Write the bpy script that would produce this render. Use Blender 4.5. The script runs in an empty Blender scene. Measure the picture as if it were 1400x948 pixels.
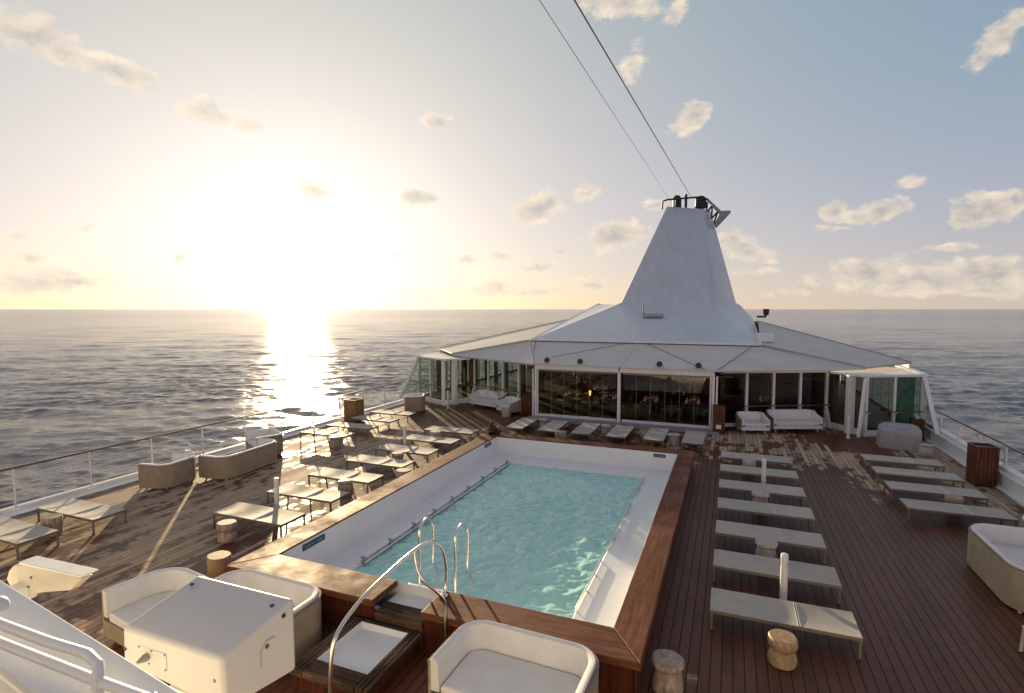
import bpy, bmesh, math, random
import numpy as np
from mathutils import Vector, Matrix, noise as mnoise
R = math.radians
random.seed(7)
scene = bpy.context.scene
COL = scene.collection

# ------------------------------------------------------------------ constants
XC = -4.43                      # centre line of the ship
SUN_AZ, SUN_EL = R(-43.3), R(5.6)
SUN = Vector((math.sin(SUN_AZ) * math.cos(SUN_EL), math.cos(SUN_AZ) * math.cos(SUN_EL), math.sin(SUN_EL)))
SEA_Z = -13.0

# ------------------------------------------------------------------ node helpers
class NT:
    def __init__(s, nt): s.t = nt; s.n = nt.nodes; s.l = nt.links
    def new(s, typ, **kw):
        nd = s.n.new(typ)
        for k, v in kw.items(): setattr(nd, k, v)
        return nd
    def put(s, sock, v):
        if v is None: return
        if hasattr(v, 'is_output'): s.l.new(v, sock)
        else:
            try: sock.default_value = v
            except Exception: sock.default_value = (*v, 1.0) if len(v) == 3 else v
    def m(s, op, a, b=None, c=None, clamp=False):
        nd = s.new('ShaderNodeMath', operation=op, use_clamp=clamp)
        for i, v in enumerate((a, b, c)): s.put(nd.inputs[i], v)
        return nd.outputs[0]
    def v(s, op, a, b=None, out=0):
        nd = s.new('ShaderNodeVectorMath', operation=op)
        s.put(nd.inputs[0], a)
        if b is not None: s.put(nd.inputs[1], b)
        return nd.outputs[out]
    def xyz(s, a):
        nd = s.new('ShaderNodeSeparateXYZ'); s.put(nd.inputs[0], a); return nd.outputs
    def comb(s, x, y, z=0.0):
        nd = s.new('ShaderNodeCombineXYZ')
        for i, v in enumerate((x, y, z)): s.put(nd.inputs[i], v)
        return nd.outputs[0]
    def mix(s, f, a, b, blend='MIX'):
        nd = s.new('ShaderNodeMix', data_type='RGBA', blend_type=blend)
        s.put(nd.inputs[0], f); s.put(nd.inputs[6], a); s.put(nd.inputs[7], b)
        return nd.outputs[2]
    def noise(s, vec, scale, detail=3, rough=.55, dist=0.0, out=0):
        nd = s.new('ShaderNodeTexNoise')
        s.put(nd.inputs['Vector'], vec); nd.inputs['Scale'].default_value = scale
        nd.inputs['Detail'].default_value = detail; nd.inputs['Roughness'].default_value = rough
        nd.inputs['Distortion'].default_value = dist
        return nd.outputs[out]
    def step(s, v, a, b):
        nd = s.new('ShaderNodeMapRange', interpolation_type='SMOOTHSTEP')
        s.put(nd.inputs[0], v); s.put(nd.inputs[1], a); s.put(nd.inputs[2], b)
        return nd.outputs[0]
    def lin(s, v, a, b, c, d):
        nd = s.new('ShaderNodeMapRange')
        for i, q in enumerate((v, a, b, c, d)): s.put(nd.inputs[i], q)
        return nd.outputs[0]
    def obj(s): return s.new('ShaderNodeTexCoord').outputs['Object']
    def bump(s, h, strength, dist=.01, normal=None):
        nd = s.new('ShaderNodeBump'); s.put(nd.inputs['Height'], h)
        nt_ = s.put(nd.inputs['Strength'], strength); nd.inputs['Distance'].default_value = dist
        if normal is not None: s.put(nd.inputs['Normal'], normal)
        return nd.outputs[0]

def newmat(name):
    mt = bpy.data.materials.new(name); mt.use_nodes = True
    nt = NT(mt.node_tree); nt.n.clear()
    out = nt.new('ShaderNodeOutputMaterial'); p = nt.new('ShaderNodeBsdfPrincipled')
    nt.l.new(p.outputs[0], out.inputs[0])
    return mt, nt, p, out
def setp(nt, p, **kw):
    names = dict(col='Base Color', rough='Roughness', metal='Metallic', normal='Normal', spec='Specular IOR Level',
                 ior='IOR', coat='Coat Weight', coatr='Coat Roughness', sss='Subsurface Weight', sheen='Sheen Weight')
    for k, v in kw.items():
        if isinstance(v, tuple) and len(v) == 3: v = (*v, 1)
        nt.put(p.inputs[names[k]], v)

def plain(name, col, rough=.5, metal=0., var=.12, scale=6., bump=0., bscale=120., spec=.5, coat=0., rvar=.1):
    mt, nt, p, o = newmat(name)
    c = nt.obj()
    n = nt.noise(c, scale, 4, .6)
    f = nt.lin(n, .3, .7, 1 - var, 1 + var * .6)
    cc = nt.mix(1.0, (*col, 1), nt.comb(f, f, f), 'MULTIPLY')
    n2 = nt.noise(c, scale * 2.3, 3, .6)
    rr = nt.lin(n2, .3, .7, max(.02, rough - rvar * rough), rough + rvar)
    setp(nt, p, col=cc, rough=rr, metal=metal, spec=spec, coat=coat)
    if bump:
        setp(nt, p, normal=nt.bump(nt.noise(c, bscale, 3, .6), bump, .004))
    return mt

def wood(name, axis, dark, light, rough=.3, coat=0.0, gs=1.0, stain=.35, bump=.2):
    """grain runs along the axis"""
    mt, nt, p, o = newmat(name)
    c = nt.obj(); x, y, z = nt.xyz(c)
    k = [18 * gs] * 3; k[axis] = 1.1 * gs
    sc = nt.comb(nt.m('MULTIPLY', x, k[0]), nt.m('MULTIPLY', y, k[1]), nt.m('MULTIPLY', z, k[2]))
    g = nt.noise(sc, 1.0, 5, .65, .6)
    big = nt.noise(c, 1.3, 4, .6)
    f = nt.step(g, .3, .72)
    col = nt.mix(f, (*dark, 1), (*light, 1))
    st = nt.m('MULTIPLY', nt.step(big, .42, .62), stain)
    col = nt.mix(st, col, (dark[0] * .55, dark[1] * .55, dark[2] * .6, 1))
    sp = nt.step(nt.noise(c, 9, 4, .7), .62, .7)
    col = nt.mix(nt.m('MULTIPLY', sp, .25), col, (light[0] * 1.5, light[1] * 1.5, light[2] * 1.6, 1))
    setp(nt, p, col=col, spec=.16, rough=nt.lin(big, .3, .7, rough * .85, min(1, rough * 1.5)), coat=coat, coatr=.15,
         normal=nt.bump(g, bump, .004))
    return mt

def glass(name, tint, refl=1.0, rough=.02):
    mt, nt, p, o = newmat(name)
    nt.n.remove(p)
    t = nt.new('ShaderNodeBsdfTransparent'); nt.put(t.inputs[0], (*tint, 1))
    g = nt.new('ShaderNodeBsdfGlossy'); g.inputs['Roughness'].default_value = rough
    ge = nt.new('ShaderNodeNewGeometry')
    ca = nt.m('ABSOLUTE', nt.v('DOT_PRODUCT', ge.outputs['Normal'], ge.outputs['Incoming'], out=1))
    fr = nt.m('MULTIPLY_ADD', nt.m('POWER', nt.m('SUBTRACT', 1.0, ca), 5.0), .955, .04)
    c = nt.obj()
    b = nt.bump(nt.noise(c, .7, 2, .5), .05, .05); nt.l.new(b, g.inputs['Normal'])
    mx = nt.new('ShaderNodeMixShader')
    nt.put(mx.inputs[0], nt.m('MULTIPLY', fr, refl, clamp=True))
    nt.l.new(t.outputs[0], mx.inputs[1]); nt.l.new(g.outputs[0], mx.inputs[2])
    nt.l.new(mx.outputs[0], o.inputs[0])
    return mt

MAT = {}
# ------------------------------------------------------------------ mesh builder
class MB:
    def __init__(s): s.bm = bmesh.new()
    def vs(s, pts): return [s.bm.verts.new(p) for p in pts]
    def face(s, pts):
        return s.bm.faces.new(s.vs(pts))
    def box(s, cx, cy, cz, sx, sy, sz, rz=0.0, M=None):
        """centred box"""
        q = []
        mat = Matrix.Rotation(rz, 4, 'Z') if M is None else M
        for dx, dy, dz in ((-1,-1,-1),(1,-1,-1),(1,1,-1),(-1,1,-1),(-1,-1,1),(1,-1,1),(1,1,1),(-1,1,1)):
            w = mat @ Vector((dx * sx / 2, dy * sy / 2, dz * sz / 2))
            q.append((cx + w.x, cy + w.y, cz + w.z))
        v = s.vs(q)
        for f in ((3,2,1,0),(4,5,6,7),(0,1,5,4),(1,2,6,5),(2,3,7,6),(3,0,4,7)): s.bm.faces.new([v[i] for i in f])
        return s
    def beam(s, a, b, w, h, up=(0, 0, 1)):
        """box from a to b, w across, h along up"""
        a, b = Vector(a), Vector(b); d = b - a; L = d.length; d.normalize()
        u = Vector(up); side = d.cross(u)
        if side.length < 1e-4: side = d.cross(Vector((1, 0, 0)))
        side.normalize(); u2 = side.cross(d).normalized()
        M = Matrix((side, d, u2)).transposed().to_4x4()
        c = (a + b) / 2
        return s.box(c.x, c.y, c.z, w, L, h, M=M)
    def prism(s, poly, z0, z1):
        lo = s.vs([(x, y, z0) for x, y in poly]); hi = s.vs([(x, y, z1) for x, y in poly])
        n = len(poly)
        s.bm.faces.new(lo[::-1]); s.bm.faces.new(hi)
        for i in range(n): s.bm.faces.new((lo[i], lo[(i + 1) % n], hi[(i + 1) % n], hi[i]))
        return s
    def loft(s, rings, cap=True, closed=True):
        rv = [s.vs(r) for r in rings]; n = len(rings[0])
        for a, b in zip(rv[:-1], rv[1:]):
            for i in range(n if closed else n - 1):
                j = (i + 1) % n
                s.bm.faces.new((a[i], a[j], b[j], b[i]))
        if cap and closed:
            s.bm.faces.new(rv[0][::-1]); s.bm.faces.new(rv[-1])
        return s
    def lathe(s, prof, cx=0, cy=0, seg=24, wob=0.0, seed=0, cap=True):
        rings = []
        for r, z in prof:
            ring = []
            for i in range(seg):
                a = 2 * math.pi * i / seg
                k = 1 + (wob * mnoise.noise(Vector((math.cos(a) * 1.3 + seed * 3.1, math.sin(a) * 1.3, z * 3 + seed))) if wob else 0)
                ring.append((cx + r * k * math.cos(a), cy + r * k * math.sin(a), z))
            rings.append(ring)
        return s.loft(rings, cap)
    def tube(s, pts, r, seg=10, cap=True):
        pts = [Vector(p) for p in pts]; rings = []
        t0 = (pts[1] - pts[0]).normalized()
        n = t0.orthogonal().normalized()
        for i, p in enumerate(pts):
            if i == 0: t = (pts[1] - pts[0])
            elif i == len(pts) - 1: t = pts[-1] - pts[-2]
            else: t = (pts[i + 1] - p).normalized() + (p - pts[i - 1]).normalized()
            t.normalize()
            n = (n - t * n.dot(t)).normalized(); b = t.cross(n)
            rr = r[i] if isinstance(r, (list, tuple)) else r
            rings.append([p + (n * math.cos(2 * math.pi * k / seg) + b * math.sin(2 * math.pi * k / seg)) * rr for k in range(seg)])
        return s.loft(rings, cap)
    def sweep(s, path, prof, closed_prof=True):
        """path: list of (x, y, nx, ny) with n the inward normal; prof: list of (offset inward, z)"""
        rings = [[(x + nx * o, y + ny * o, z) for o, z in prof] for x, y, nx, ny in path]
        return s.loft(rings, True)
    def build(s, name, mat, parent=None, bevel=0.0, seg=2, smooth=38, loc=None, rot=None):
        bm = s.bm
        bmesh.ops.recalc_face_normals(bm, faces=bm.faces)
        if bevel:
            ed = [e for e in bm.edges if len(e.link_faces) == 2 and e.calc_face_angle(0) > R(25)]
            bmesh.ops.bevel(bm, geom=ed, offset=bevel, segments=seg, profile=.5, affect='EDGES', clamp_overlap=True)
        me = bpy.data.meshes.new(name); bm.to_mesh(me); bm.free()
        if smooth:
            me.polygons.foreach_set('use_smooth', [True] * len(me.polygons)); me.update()
            me.set_sharp_from_angle(angle=R(smooth))
        me.materials.append(mat)
        o = bpy.data.objects.new(name, me); COL.objects.link(o)
        if bevel:
            wn = o.modifiers.new('weighted_normal', 'WEIGHTED_NORMAL'); wn.keep_sharp = True; wn.weight = 80
        if parent: o.parent = parent
        if loc: o.location = loc
        if rot: o.rotation_euler = rot
        return o

def spline(pts, n=8, closed=False):
    P = [Vector(p) for p in pts]; out = []
    for i in range(len(P) - 1):
        p0 = P[max(i - 1, 0)]; p1 = P[i]; p2 = P[i + 1]; p3 = P[min(i + 2, len(P) - 1)]
        for k in range(n):
            t = k / n
            out.append(.5 * ((2 * p1) + (p2 - p0) * t + (2 * p0 - 5 * p1 + 4 * p2 - p3) * t * t + (3 * p1 - p0 - 3 * p2 + p3) * t ** 3))
    out.append(P[-1]); return out

def tag(o, label, cat, group=None):
    o['label'] = label; o['category'] = cat
    if group: o['group'] = group
    return o
def thing(name, label, cat, loc=(0, 0, 0), rz=0.0, group=None):
    o = bpy.data.objects.new(name, None); COL.objects.link(o); o.empty_display_size = .2
    o.location = loc; o.rotation_euler = (0, 0, rz)
    return tag(o, label, cat, group)
def struct(o, kind='structure'):
    o['kind'] = kind; return o
def copy_tree(o, parent=None):
    kids = [c for c in bpy.data.objects if c.parent == o]
    c = o.copy(); COL.objects.link(c)
    if parent: c.parent = parent
    for k in kids: copy_tree(k, c)
    return c
def place(proto, used, label, loc, rz):
    o = copy_tree(proto) if used[0] else proto
    used[0] = True
    o.location = loc; o.rotation_euler = (0, 0, rz); o['label'] = label
    return o

# ------------------------------------------------------------------ materials
MAT['white'] = plain('white_paint', (.78, .78, .76), .38, var=.06, scale=1.5)
def funnel_mat():
    mt, nt, p, o = newmat('funnel_paint')
    c = nt.obj(); x, y, z = nt.xyz(c)
    run = nt.noise(nt.comb(nt.m('MULTIPLY', x, 3.2), nt.m('MULTIPLY', y, 1.1), nt.m('MULTIPLY', z, .30)), 1.0, 5, .65)
    big = nt.noise(c, .35, 4, .6)
    f = nt.m('MULTIPLY', nt.lin(run, .35, .72, 1.03, .91), nt.lin(big, .3, .7, .94, 1.05))
    col = nt.mix(1.0, (.57, .62, .665, 1), nt.comb(f, f, f), 'MULTIPLY')
    # plate seams
    sz = nt.m('FRACT', nt.m('DIVIDE', z, 1.55)); sx = nt.m('FRACT', nt.m('DIVIDE', nt.m('ADD', x, 20.3), 2.3))
    seam = nt.m('MAXIMUM', nt.m('LESS_THAN', sz, .012), nt.m('LESS_THAN', sx, .010))
    col = nt.mix(nt.m('MULTIPLY', seam, .22), col, (.22, .24, .26, 1))
    dent = nt.noise(c, 1.1, 2, .5)
    setp(nt, p, col=col, rough=nt.lin(big, .3, .7, .3, .45), normal=nt.bump(dent, .25, .02))
    return mt
MAT['funnel'] = funnel_mat()
MAT['gel'] = plain('pool_gelcoat', (.74, .75, .76), .3, var=.05, scale=1.2)
MAT['canvas'] = plain('awning_canvas', (.60, .585, .55), .7, var=.09, scale=.9, bump=.15, bscale=60)
MAT['steel'] = plain('stainless_steel', (.72, .70, .66), .16, metal=1.0, var=.06, scale=4)
MAT['bronze'] = plain('bronze_frame_metal', (.22, .19, .15), .42, metal=.25, var=.12)
MAT['blackmetal'] = plain('black_metal', (.02, .02, .022), .45, var=.2)
MAT['greymetal'] = plain('grey_metal', (.32, .33, .34), .42, metal=.3, var=.1)
MAT['cushion'] = plain('white_cushion', (.72, .71, .69), .75, var=.07, scale=3, bump=.12, bscale=14)
MAT['piping'] = plain('dark_piping', (.2, .19, .18), .8)
MAT['cream'] = plain('cream_metal', (.58, .53, .44), .4)
MAT['box'] = plain('box_paint', (.62, .605, .59), .42, var=.05, scale=2.2, bump=.05, bscale=90)
MAT['bolt'] = plain('bolt_metal', (.12, .115, .11), .35, metal=.8)
MAT['sign'] = plain('blue_sign', (.02, .065, .13), .35, var=.1)
MAT['signtext'] = plain('sign_lettering', (.28, .36, .45), .5)
MAT['cover'] = plain('grey_cover_fabric', (.36, .355, .365), .85, var=.14, scale=5, bump=.3, bscale=30)
MAT['frost'] = plain('frosted_lamp_glass', (.82, .80, .74), .25, var=.05)
MAT['green'] = plain('green_upholstery', (.05, .16, .10), .8, var=.2)
MAT['brown_curtain'] = plain('brown_curtain', (.16, .11, .05), .85, var=.3, scale=9)
MAT['curtain'] = plain('green_curtain', (.10, .30, .24), .8, var=.2, scale=12)
MAT['linen'] = plain('table_linen', (.75, .74, .70), .8)
MAT['interior'] = plain('interior_panel', (.12, .085, .055), .5, var=.3, scale=2)
MAT['intfloor'] = plain('interior_floor', (.05, .03, .02), .35, var=.3, scale=3)
MAT['rope'] = plain('black_cord', (.03, .028, .026), .7)
MAT['hull'] = plain('hull_paint', (.70, .71, .72), .35, var=.05, scale=.3)
MAT['darkthing'] = plain('dark_bronze', (.045, .03, .02), .25, metal=.5, var=.4, scale=25, bump=.6, bscale=40)
MAT['wood_x'] = wood('mahogany_across', 0, (.10, .033, .017), (.25, .095, .048), .55)
MAT['wood_y'] = wood('mahogany_along', 1, (.10, .033, .017), (.25, .095, .048), .55)
MAT['step_y'] = wood('weathered_step_along', 1, (.035, .020, .014), (.19, .125, .08), .6, stain=.6, bump=.4)
MAT['step_x'] = wood('weathered_step_across', 0, (.035, .020, .014), (.19, .125, .08), .6, stain=.6, bump=.4)
MAT['panel'] = wood('mahogany_panel', 2, (.05, .012, .008), (.12, .035, .02), .35, coat=.3)
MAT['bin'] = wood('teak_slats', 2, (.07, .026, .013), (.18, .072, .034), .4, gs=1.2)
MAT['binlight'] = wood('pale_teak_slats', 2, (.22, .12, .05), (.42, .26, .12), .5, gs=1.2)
MAT['railwood'] = wood('rail_teak', 1, (.10, .04, .02), (.22, .10, .05), .3, coat=.3)
MAT['chairwood'] = wood('chair_wood', 2, (.10, .05, .025), (.24, .13, .07), .45)

def sling_mat():
    mt, nt, p, o = newmat('sling_mesh_fabric')
    c = nt.obj(); x, y, z = nt.xyz(c)
    wv = nt.m('MULTIPLY', nt.m('SINE', nt.m('MULTIPLY', x, 700)), nt.m('SINE', nt.m('MULTIPLY', y, 700)))
    n = nt.noise(c, 3, 4, .6)
    oi = nt.new('ShaderNodeObjectInfo')
    f = nt.m('ADD', nt.lin(n, .3, .7, .86, 1.06), nt.m('MULTIPLY', nt.m('SUBTRACT', oi.outputs['Random'], .5), .14))
    f = nt.m('ADD', f, nt.m('MULTIPLY', wv, .05))
    col = nt.mix(1.0, (.40, .365, .315, 1), nt.comb(f, f, f), 'MULTIPLY')
    setp(nt, p, col=col, rough=.72, normal=nt.bump(wv, .25, .002), sheen=.15)
    return mt
MAT['sling'] = sling_mat()

def wicker_mat():
    mt, nt, p, o = newmat('wicker_weave')
    c = nt.obj(); x, y, z = nt.xyz(c)
    a = nt.m('SINE', nt.m('MULTIPLY', z, 330))
    b = nt.m('SINE', nt.m('MULTIPLY', nt.m('ADD', x, y), 160))
    w = nt.m('MULTIPLY', a, nt.m('ADD', nt.m('MULTIPLY', b, .4), .6))
    n = nt.noise(c, 5, 4, .6)
    f = nt.m('ADD', nt.lin(n, .3, .7, .8, 1.08), nt.m('MULTIPLY', w, .30))
    col = nt.mix(1.0, (.36, .29, .20, 1), nt.comb(f, f, f), 'MULTIPLY')
    setp(nt, p, col=col, rough=.62, normal=nt.bump(w, .6, .004))
    return mt
MAT['wicker'] = wicker_mat()

def stump_mat(name, base, dark, cyl=False):
    mt, nt, p, o = newmat(name)
    c = nt.obj(); x, y, z = nt.xyz(c)
    oi = nt.new('ShaderNodeObjectInfo')
    off = nt.m('MULTIPLY', oi.outputs['Random'], 20)
    cv = nt.v('ADD', c, nt.comb(off, off, off))
    q = nt.v('MULTIPLY', cv, (9, 9, 2.2))
    g = nt.noise(q, 1.6, 5, .65, .8)
    rad = nt.m('SQRT', nt.m('ADD', nt.m('MULTIPLY', x, x), nt.m('MULTIPLY', y, y)))
    ring = nt.m('SINE', nt.m('ADD', nt.m('MULTIPLY', rad, 190), nt.m('MULTIPLY', g, 8)))
    crack = nt.step(nt.noise(nt.v('MULTIPLY', cv, (16, 16, 1.5)), 1, 3, .6), .60, .68)
    top = nt.step(z, .405, .415)
    f = nt.mix(nt.step(g, .3, .7), (*dark, 1), (*base, 1))
    f = nt.mix(nt.m('MULTIPLY', nt.m('MULTIPLY', top, nt.m('ADD', ring, 1.0)), .12), f, (*dark, 1))
    f = nt.mix(nt.m('MULTIPLY', crack, .55), f, (dark[0] * .5, dark[1] * .5, dark[2] * .5, 1))
    setp(nt, p, col=f, rough=.65, normal=nt.bump(g, .35, .01))
    return mt
MAT['stump'] = stump_mat('stool_log_wood', (.44, .37, .29), (.23, .17, .12))
MAT['stump_pale'] = stump_mat('stool_bleached_wood', (.52, .47, .42), (.34, .28, .24))
MAT['stump_warm'] = stump_mat('stool_honey_wood', (.46, .33, .19), (.27, .17, .09))

MAT['glass_front'] = glass('front_glazing', (.86, .83, .76), .9)
MAT['glass_side'] = glass('side_glazing', (.85, .90, .85), 1.0)

# teak deck: planks along y, damp and dry patches that follow the planks
def deck_mat():
    mt, nt, p, o = newmat('teak_deck_planks')
    c = nt.obj(); x, y, z = nt.xyz(c)
    W, L = .148, 2.6
    u = nt.m('DIVIDE', x, W); idx = nt.m('FLOOR', u); fx = nt.m('FRACT', u)
    wn = nt.new('ShaderNodeTexWhiteNoise', noise_dimensions='1D'); nt.put(wn.inputs['W'], idx)
    t = nt.m('DIVIDE', nt.m('ADD', y, nt.m('MULTIPLY', wn.outputs[0], 9)), L); seg = nt.m('FLOOR', t); ft = nt.m('FRACT', t)
    w2 = nt.new('ShaderNodeTexWhiteNoise', noise_dimensions='2D'); nt.put(w2.inputs['Vector'], nt.comb(idx, seg, 0))
    r2 = w2.outputs[0]
    edge = nt.m('MINIMUM', fx, nt.m('SUBTRACT', 1.0, fx))
    seam = nt.m('SUBTRACT', 1.0, nt.step(edge, .026, .066))
    butt = nt.m('LESS_THAN', ft, .0035)
    seam = nt.m('MAXIMUM', seam, nt.m('MULTIPLY', butt, .7))
    gv = nt.comb(nt.m('MULTIPLY', x, 70), nt.m('MULTIPLY', y, 2.2), nt.m('MULTIPLY', r2, 30))
    grain = nt.noise(gv, 1.0, 4, .65)
    low = nt.noise(nt.comb(nt.m('MULTIPLY', x, .55), nt.m('MULTIPLY', y, .22), 3.1), 1.0, 4, .6)
    mid = nt.noise(nt.comb(nt.m('MULTIPLY', x, 3.0), nt.m('MULTIPLY', y, .8), 7.7), 1.0, 4, .65)
    wstr = nt.noise(nt.comb(nt.m('MULTIPLY', idx, 7.13), nt.m('MULTIPLY', y, 1.5), 1.3), 1.0, 4, .65)
    dry = nt.m('ADD', nt.m('MULTIPLY', nt.m('SUBTRACT', low, .5), 1.0), nt.m('MULTIPLY', nt.m('SUBTRACT', wstr, .5), 1.15))
    dry = nt.m('ADD', dry, nt.m('MULTIPLY', nt.m('SUBTRACT', mid, .5), .45))
    dry = nt.m('ADD', dry, nt.m('MULTIPLY', nt.m('SUBTRACT', r2, .5), .12))
    # where the deck has dried in the sun and where it is still wet (x, y, radii, amount)
    for x0, y0, a, b, am in ((-13.0, 12.0, 5.0, 10.0, .10), (2.6, 21.3, 1.6, 1.7, .17), (.4, 23.0, 1.5, 1.2, .24), (3.75, 17.5, .45, 3.4, .26),
                             (6.6, 17.0, .6, 8.0, .26), (1.6, 9.0, 5.5, 7.0, -.42), (-11.5, 23.0, 3.0, 2.6, -.75), (2.5, 18.0, 4.5, 7.0, -.12),
                             (4.2, 23.4, 1.5, 1.0, -.25), (-6.0, 5.0, 4.5, 2.2, -.12)):
        dx = nt.m('DIVIDE', nt.m('SUBTRACT', x, x0), a); dy = nt.m('DIVIDE', nt.m('SUBTRACT', y, y0), b)
        g = nt.m('EXPONENT', nt.m('MULTIPLY', nt.m('ADD', nt.m('MULTIPLY', dx, dx), nt.m('MULTIPLY', dy, dy)), -1.0))
        dry = nt.m('ADD', dry, nt.m('MULTIPLY', g, am))
    d = nt.step(dry, -.04, .10)
    tone = nt.lin(r2, 0, 1, .66, 1.28)
    gl = nt.lin(grain, .3, .7, .62, 1.28)
    k = nt.m('MULTIPLY', tone, gl)
    kw = nt.m('ADD', .42, nt.m('MULTIPLY', k, .58))
    wet = nt.mix(1.0, (.120, .046, .026, 1), nt.comb(kw, kw, kw), 'MULTIPLY')
    dryc = nt.mix(1.0, nt.mix(nt.lin(r2, .2, .9, 0, 1), (.48, .385, .28, 1), (.41, .295, .19, 1)), nt.comb(k, k, k), 'MULTIPLY')
    col = nt.mix(d, wet, dryc)
    col = nt.mix(nt.m('MULTIPLY', seam, .82), col, (.014, .011, .010, 1))
    rough = nt.lin(d, 0, 1, .42, .80)
    rough = nt.m('ADD', rough, nt.m('MULTIPLY', nt.m('SUBTRACT', mid, .5), .25))
    h = nt.m('SUBTRACT', nt.m('ADD', nt.m('MULTIPLY', grain, .25), nt.m('MULTIPLY', r2, .25)), seam)
    setp(nt, p, col=col, rough=rough, normal=nt.bump(h, .55, .008), spec=nt.m('MULTIPLY', nt.lin(d, 0, 1, .22, .10), nt.m('SUBTRACT', 1.0, nt.m('MULTIPLY', seam, .8))))
    return mt
MAT['deck'] = deck_mat()

def sea_mat():
    mt, nt, p, o = newmat('sea_water')
    c = nt.obj(); x, y, z = nt.xyz(c)
    r = nt.m('SQRT', nt.m('ADD', nt.m('MULTIPLY', x, x), nt.m('MULTIPLY', y, y)))
    ca, sa = math.cos(R(24)), math.sin(R(24))
    uu = nt.m('ADD', nt.m('MULTIPLY', x, ca), nt.m('MULTIPLY', y, sa)); vv = nt.m('SUBTRACT', nt.m('MULTIPLY', y, ca), nt.m('MULTIPLY', x, sa))
    q = nt.comb(nt.m('MULTIPLY', uu, .42), vv, 0)
    n1 = nt.noise(q, 1.5, 5, .66, .35)
    n2 = nt.noise(q, .30, 5, .66, .3)
    n3 = nt.noise(q, .05, 3, .55)
    st = nt.lin(r, 50, 900, .68, .72)
    b = nt.bump(n3, st, .7)
    b = nt.bump(n2, st, .8, b)
    b = nt.bump(n1, st, .22, b)
    setp(nt, p, col=(.095, .087, .090), rough=nt.lin(r, 30, 1500, .11, .17), ior=1.42, normal=b)
    return mt
MAT['sea'] = sea_mat()

def pool_mat():
    mt, nt, p, o = newmat('pool_water_surface')
    c = nt.obj()
    n = nt.noise(c, .45, 3, .6)
    f = nt.noise(c, 3.2, 5, .65, .9)
    foam = nt.m('MULTIPLY', nt.step(f, .56, .70), nt.step(nt.noise(c, .8, 3, .6), .42, .62))
    col = nt.mix(nt.step(n, .35, .65), (.35, .66, .62, 1), (.42, .72, .68, 1))
    col = nt.mix(nt.m('MULTIPLY', foam, .30), col, (.55, .68, .66, 1))
    b = nt.bump(nt.noise(c, 9, 4, .6, .5), .55, .02)
    setp(nt, p, col=col, rough=.07, ior=1.333, normal=b, spec=.8)
    return mt
MAT['pool'] = pool_mat()

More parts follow.
